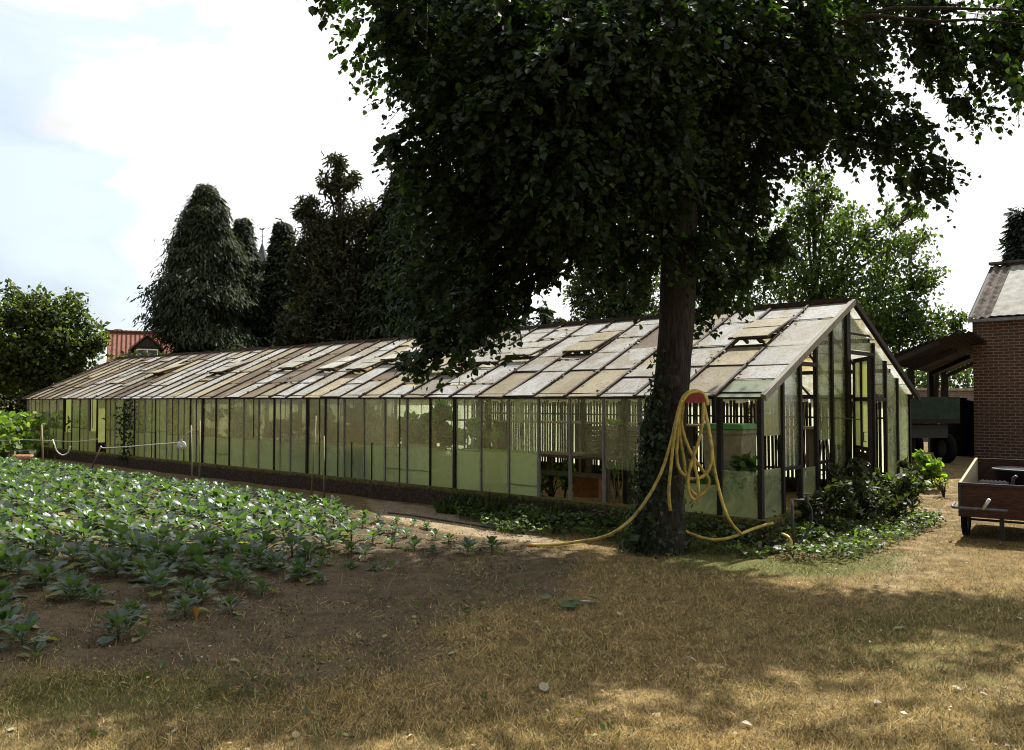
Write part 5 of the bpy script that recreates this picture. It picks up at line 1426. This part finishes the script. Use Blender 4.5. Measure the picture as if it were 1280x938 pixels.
# planks leaning on the wall under the carport
for k, (px, lb) in enumerate([(1170, 'grey plank leaning upright under the carport, left of the pair'), (1179, 'grey plank leaning upright under the carport, right of the pair')]):
    a = at(px, 540, 24); a.z = .25
    tag(MB().box((0, 0, 1.15), (.13, .04, 2.3), Matrix.Rotation(.08, 3, 'X')).build('leaning_plank', M['dark_timber'], None, a), lb, 'plank')

# ------------------------------------------------------------------ house and church far away
hq = at(126, 501, 55)
hs = thing('tiled_house', (hq.x, hq.y, 0), 'house with red pantile roof and a dormer behind the olive tree', 'house', rz=R(24))
HE, HR, HWd, HD = 3.6, 6.35, 7.0, 6.5
MB().box((HWd / 2 + .3, HD / 2, HE / 2), (HWd - .3, HD, HE)).build('wall', M['brick'], hs)
m_ = MB(); m_.slab([(0.25, -.35, HE - .3), (HWd + .3, -.35, HE - .3), (HWd + .3, HD / 2, HR), (0.25, HD / 2, HR)], .12); m_.slab([(HWd + .3, HD + .35, HE - .3), (.25, HD + .35, HE - .3), (.25, HD / 2, HR), (HWd + .3, HD / 2, HR)], .12)
rf = m_.build('roof', M['tiles'], hs)
m_ = MB(); m_.beam((.22, -.38, HE - .32), (.22, HD / 2, HR + .02), .10, .16); m_.build('bargeboard', M['white'], hs)
MB().prism([(.45, .05, HE), (.45, HD - .05, HE), (.45, HD / 2, HR - .15)], (.2, 0, 0)).build('gable_wall', M['brick'], hs)
m_ = MB(); m_.tube([(.2, HD / 2, HR + .05), (HWd + .3, HD / 2, HR + .05)], .12, 8); m_.build('ridge_tile', M['tiles'], hs)
dm = MB(); dm.box((2.75, .55, 4.55), (1.5, 1.7, 1.2)); dmo = dm.build('dormer', M['dark_timber'], hs)
m_ = MB(); m_.slab([(1.75, -.45, 5.0), (2.75, -.45, 5.95), (2.75, 2.6, 5.95), (1.75, 2.6, 5.0)][::-1], .1); m_.slab([(2.75, -.45, 5.95), (3.75, -.45, 5.0), (3.75, 2.6, 5.0), (2.75, 2.6, 5.95)][::-1], .1); m_.build('dormer_roof', M['tiles'], dmo)
MB().prism([(2.0, -.33, 5.15), (3.5, -.33, 5.15), (2.75, -.33, 5.85)], (0, .1, 0)).build('dormer_gable', M['dark_timber'], dmo)
m_ = MB(); 
for x in (2.12, 2.75, 3.38): m_.box((x, -.34, 4.55), (.08, .08, .95))
for z in (4.1, 5.0): m_.box((2.75, -.34, z), (1.18, .078, .08))
m_.build('window_frame', M['white'], dmo)
MB().box((2.75, -.32, 4.55), (1.2, .03, .85)).build('window_pane', M['slate'], dmo)
MB().box((.9, HD / 2 + .6, 6.0), (.5, .5, 1.2)).build('chimney', M['brick'], rf)

cq = at(326, 501, 150)
ch = thing('church', (cq.x, cq.y, 0), 'distant church tower with a grey slate spire and a weathervane', 'church')
zt = at(326, 303, 150).z; zb2 = at(326, 345, 150).z
MB().box((0, 0, zb2 / 2), (4.6, 4.6, zb2)).build('tower', M['stone'], ch)
m_ = MB(); m_.lathe([(2.9, zb2), (1.6, zb2 + 1.6), (.9, zb2 + 3.6), (.04, zt)], n=8); o = m_.build('spire', M['slate'], ch)
for p_ in o.data.polygons: p_.use_smooth = False
z2 = at(326, 287, 150).z
m_ = MB(); m_.tube([(0, 0, zt - .2), (0, 0, z2)], .07, 6); m_.beam((-.5, 0, zt + 1.1), (.5, 0, zt + 1.1), .1, .1); m_.lathe([(0, zt), (.22, zt + .2), (0, zt + .45)], n=10); m_.build('weathervane', M['iron'], ch)
MB().prism([(-.55, 0, z2), (.1, 0, z2 - .12), (.5, 0, z2 + .15), (.25, 0, z2 + .3), (-.1, 0, z2 + .1), (-.5, 0, z2 + .35)], (0, .06, 0)).build('cockerel', M['iron'], ch)

# ------------------------------------------------------------------ light, sky, camera
SUN_EL, SUN_AZ = R(54), R(33)       # azimuth from +Y toward +X
sd_ = Vector((math.sin(SUN_AZ) * math.cos(SUN_EL), math.cos(SUN_AZ) * math.cos(SUN_EL), math.sin(SUN_EL)))
sl = bpy.data.lights.new('sun', 'SUN'); sl.energy = 5.0; sl.angle = R(.6); sl.color = (1.0, .965, .90)
so_ = bpy.data.objects.new('sun', sl); COL.objects.link(so_); so_.rotation_euler = sd_.to_track_quat('Z', 'Y').to_euler(); so_.location = sd_ * 60

w = bpy.data.worlds.new('World'); S.world = w; w.use_nodes = True
t = w.node_tree; t.nodes.clear(); L = t.links
out = t.nodes.new('ShaderNodeOutputWorld'); bg = t.nodes.new('ShaderNodeBackground'); bg.inputs[1].default_value = .1
L.new(bg.outputs[0], out.inputs[0])
sky = t.nodes.new('ShaderNodeTexSky'); sky.sky_type = 'NISHITA'; sky.sun_disc = False; sky.sun_elevation = SUN_EL; sky.sun_rotation = SUN_AZ; sky.dust_density = 2.0
tc = t.nodes.new('ShaderNodeTexCoord')
def mth(op, a, b=0.0, clamp=False):
    n_ = t.nodes.new('ShaderNodeMath'); n_.operation = op; n_.use_clamp = clamp
    for i, v in enumerate((a, b)):
        if isinstance(v, bpy.types.NodeSocket): L.new(v, n_.inputs[i])
        else: n_.inputs[i].default_value = v
    return n_.outputs[0]
def mrange(f, a, b, c, d):
    n_ = t.nodes.new('ShaderNodeMapRange'); n_.interpolation_type = 'SMOOTHSTEP'
    for i, v in enumerate((f, a, b, c, d)):
        if isinstance(v, bpy.types.NodeSocket): L.new(v, n_.inputs[i])
        else: n_.inputs[i].default_value = v
    return n_.outputs[0]
sx = t.nodes.new('ShaderNodeSeparateXYZ'); L.new(tc.outputs['Generated'], sx.inputs[0])
dt = t.nodes.new('ShaderNodeVectorMath'); dt.operation = 'DOT_PRODUCT'; L.new(tc.outputs['Generated'], dt.inputs[0]); dt.inputs[1].default_value = tuple(sd_)
mp = t.nodes.new('ShaderNodeMapping'); L.new(tc.outputs['Generated'], mp.inputs[0]); mp.inputs['Scale'].default_value = (1, 1, 2.2); mp.inputs['Location'].default_value = (.35, .1, .0)
nz = t.nodes.new('ShaderNodeTexNoise'); L.new(mp.outputs[0], nz.inputs[0]); nz.inputs['Scale'].default_value = 4.2; nz.inputs['Detail'].default_value = 7; nz.inputs['Roughness'].default_value = .52; nz.inputs['Distortion'].default_value = .3
# blue opens toward the left of the sun, cloud near it
leftness = mrange(sx.outputs[0], -.60, -.26, 1.0, 0.0)
lowness = mrange(sx.outputs[2], .08, .5, 1.0, .35)
cov = mth('SUBTRACT', nz.outputs[0], mth('MULTIPLY', mth('MULTIPLY', leftness, lowness), .34))
cov = mth('ADD', cov, mth('MULTIPLY', dt.outputs['Value'], .10))
cm = mrange(cov, .40, .52, .0, 1.0)
# cloud brightness: glare round the sun, darker away from it
gl = mrange(dt.outputs['Value'], -.15, .55, 1.0, 6.6)
sh_ = mth('SUBTRACT', 1.0, mth('MULTIPLY', mrange(sx.outputs[0], -.50, -.30, 1.0, .0), mrange(nz.outputs[0], .42, .66, .0, .30)))
cc = t.nodes.new('ShaderNodeMix'); cc.data_type = 'RGBA'; cc.blend_type = 'MULTIPLY'; cc.inputs[0].default_value = 1
comb = t.nodes.new('ShaderNodeCombineXYZ'); g_ = mth('MULTIPLY', gl, sh_)
for i in range(3): L.new(g_, comb.inputs[i])
L.new(comb.outputs[0], cc.inputs[6]); cc.inputs[7].default_value = (.99, .995, 1.0, 1)
# thin veil over the open blue
veil = t.nodes.new('ShaderNodeMix'); veil.data_type = 'RGBA'; veil.inputs[0].default_value = .62
L.new(sky.outputs[0], veil.inputs[6]); 
vcol = t.nodes.new('ShaderNodeMix'); vcol.data_type = 'RGBA'; vcol.blend_type = 'MULTIPLY'; vcol.inputs[0].default_value = 1
L.new(comb.outputs[0], vcol.inputs[6]); vcol.inputs[7].default_value = (.84, .91, 1.0, 1); L.new(vcol.outputs[2], veil.inputs[7])
mx = t.nodes.new('ShaderNodeMix'); mx.data_type = 'RGBA'; L.new(cm, mx.inputs[0]); L.new(veil.outputs[2], mx.inputs[6]); L.new(cc.outputs[2], mx.inputs[7])
L.new(mx.outputs[2], bg.inputs[0])

cam = bpy.data.cameras.new('camera'); co_ = bpy.data.objects.new('camera', cam); COL.objects.link(co_)
co_.location = CAM; co_.rotation_euler = (PI / 2 + PITCH, 0, 0)
cam.sensor_width = 36; cam.lens = 36 * F / 1280; cam.clip_end = 3000; cam.clip_start = .05
S.camera = co_
S.view_settings.view_transform = 'Standard'; S.view_settings.look = 'None'; S.view_settings.exposure = .98; S.view_settings.gamma = 1.0
S.view_settings.use_curve_mapping = False
S.render.engine = 'CYCLES'
S.cycles.max_bounces = 6; S.cycles.diffuse_bounces = 3; S.cycles.glossy_bounces = 2; S.cycles.transmission_bounces = 4; S.cycles.transparent_max_bounces = 14
S.cycles.caustics_reflective = False; S.cycles.caustics_refractive = False
S.cycles.filter_width = 1.05; S.cycles.use_denoising = True; S.cycles.sample_clamp_indirect = 6.0
S.cycles.use_adaptive_sampling = True
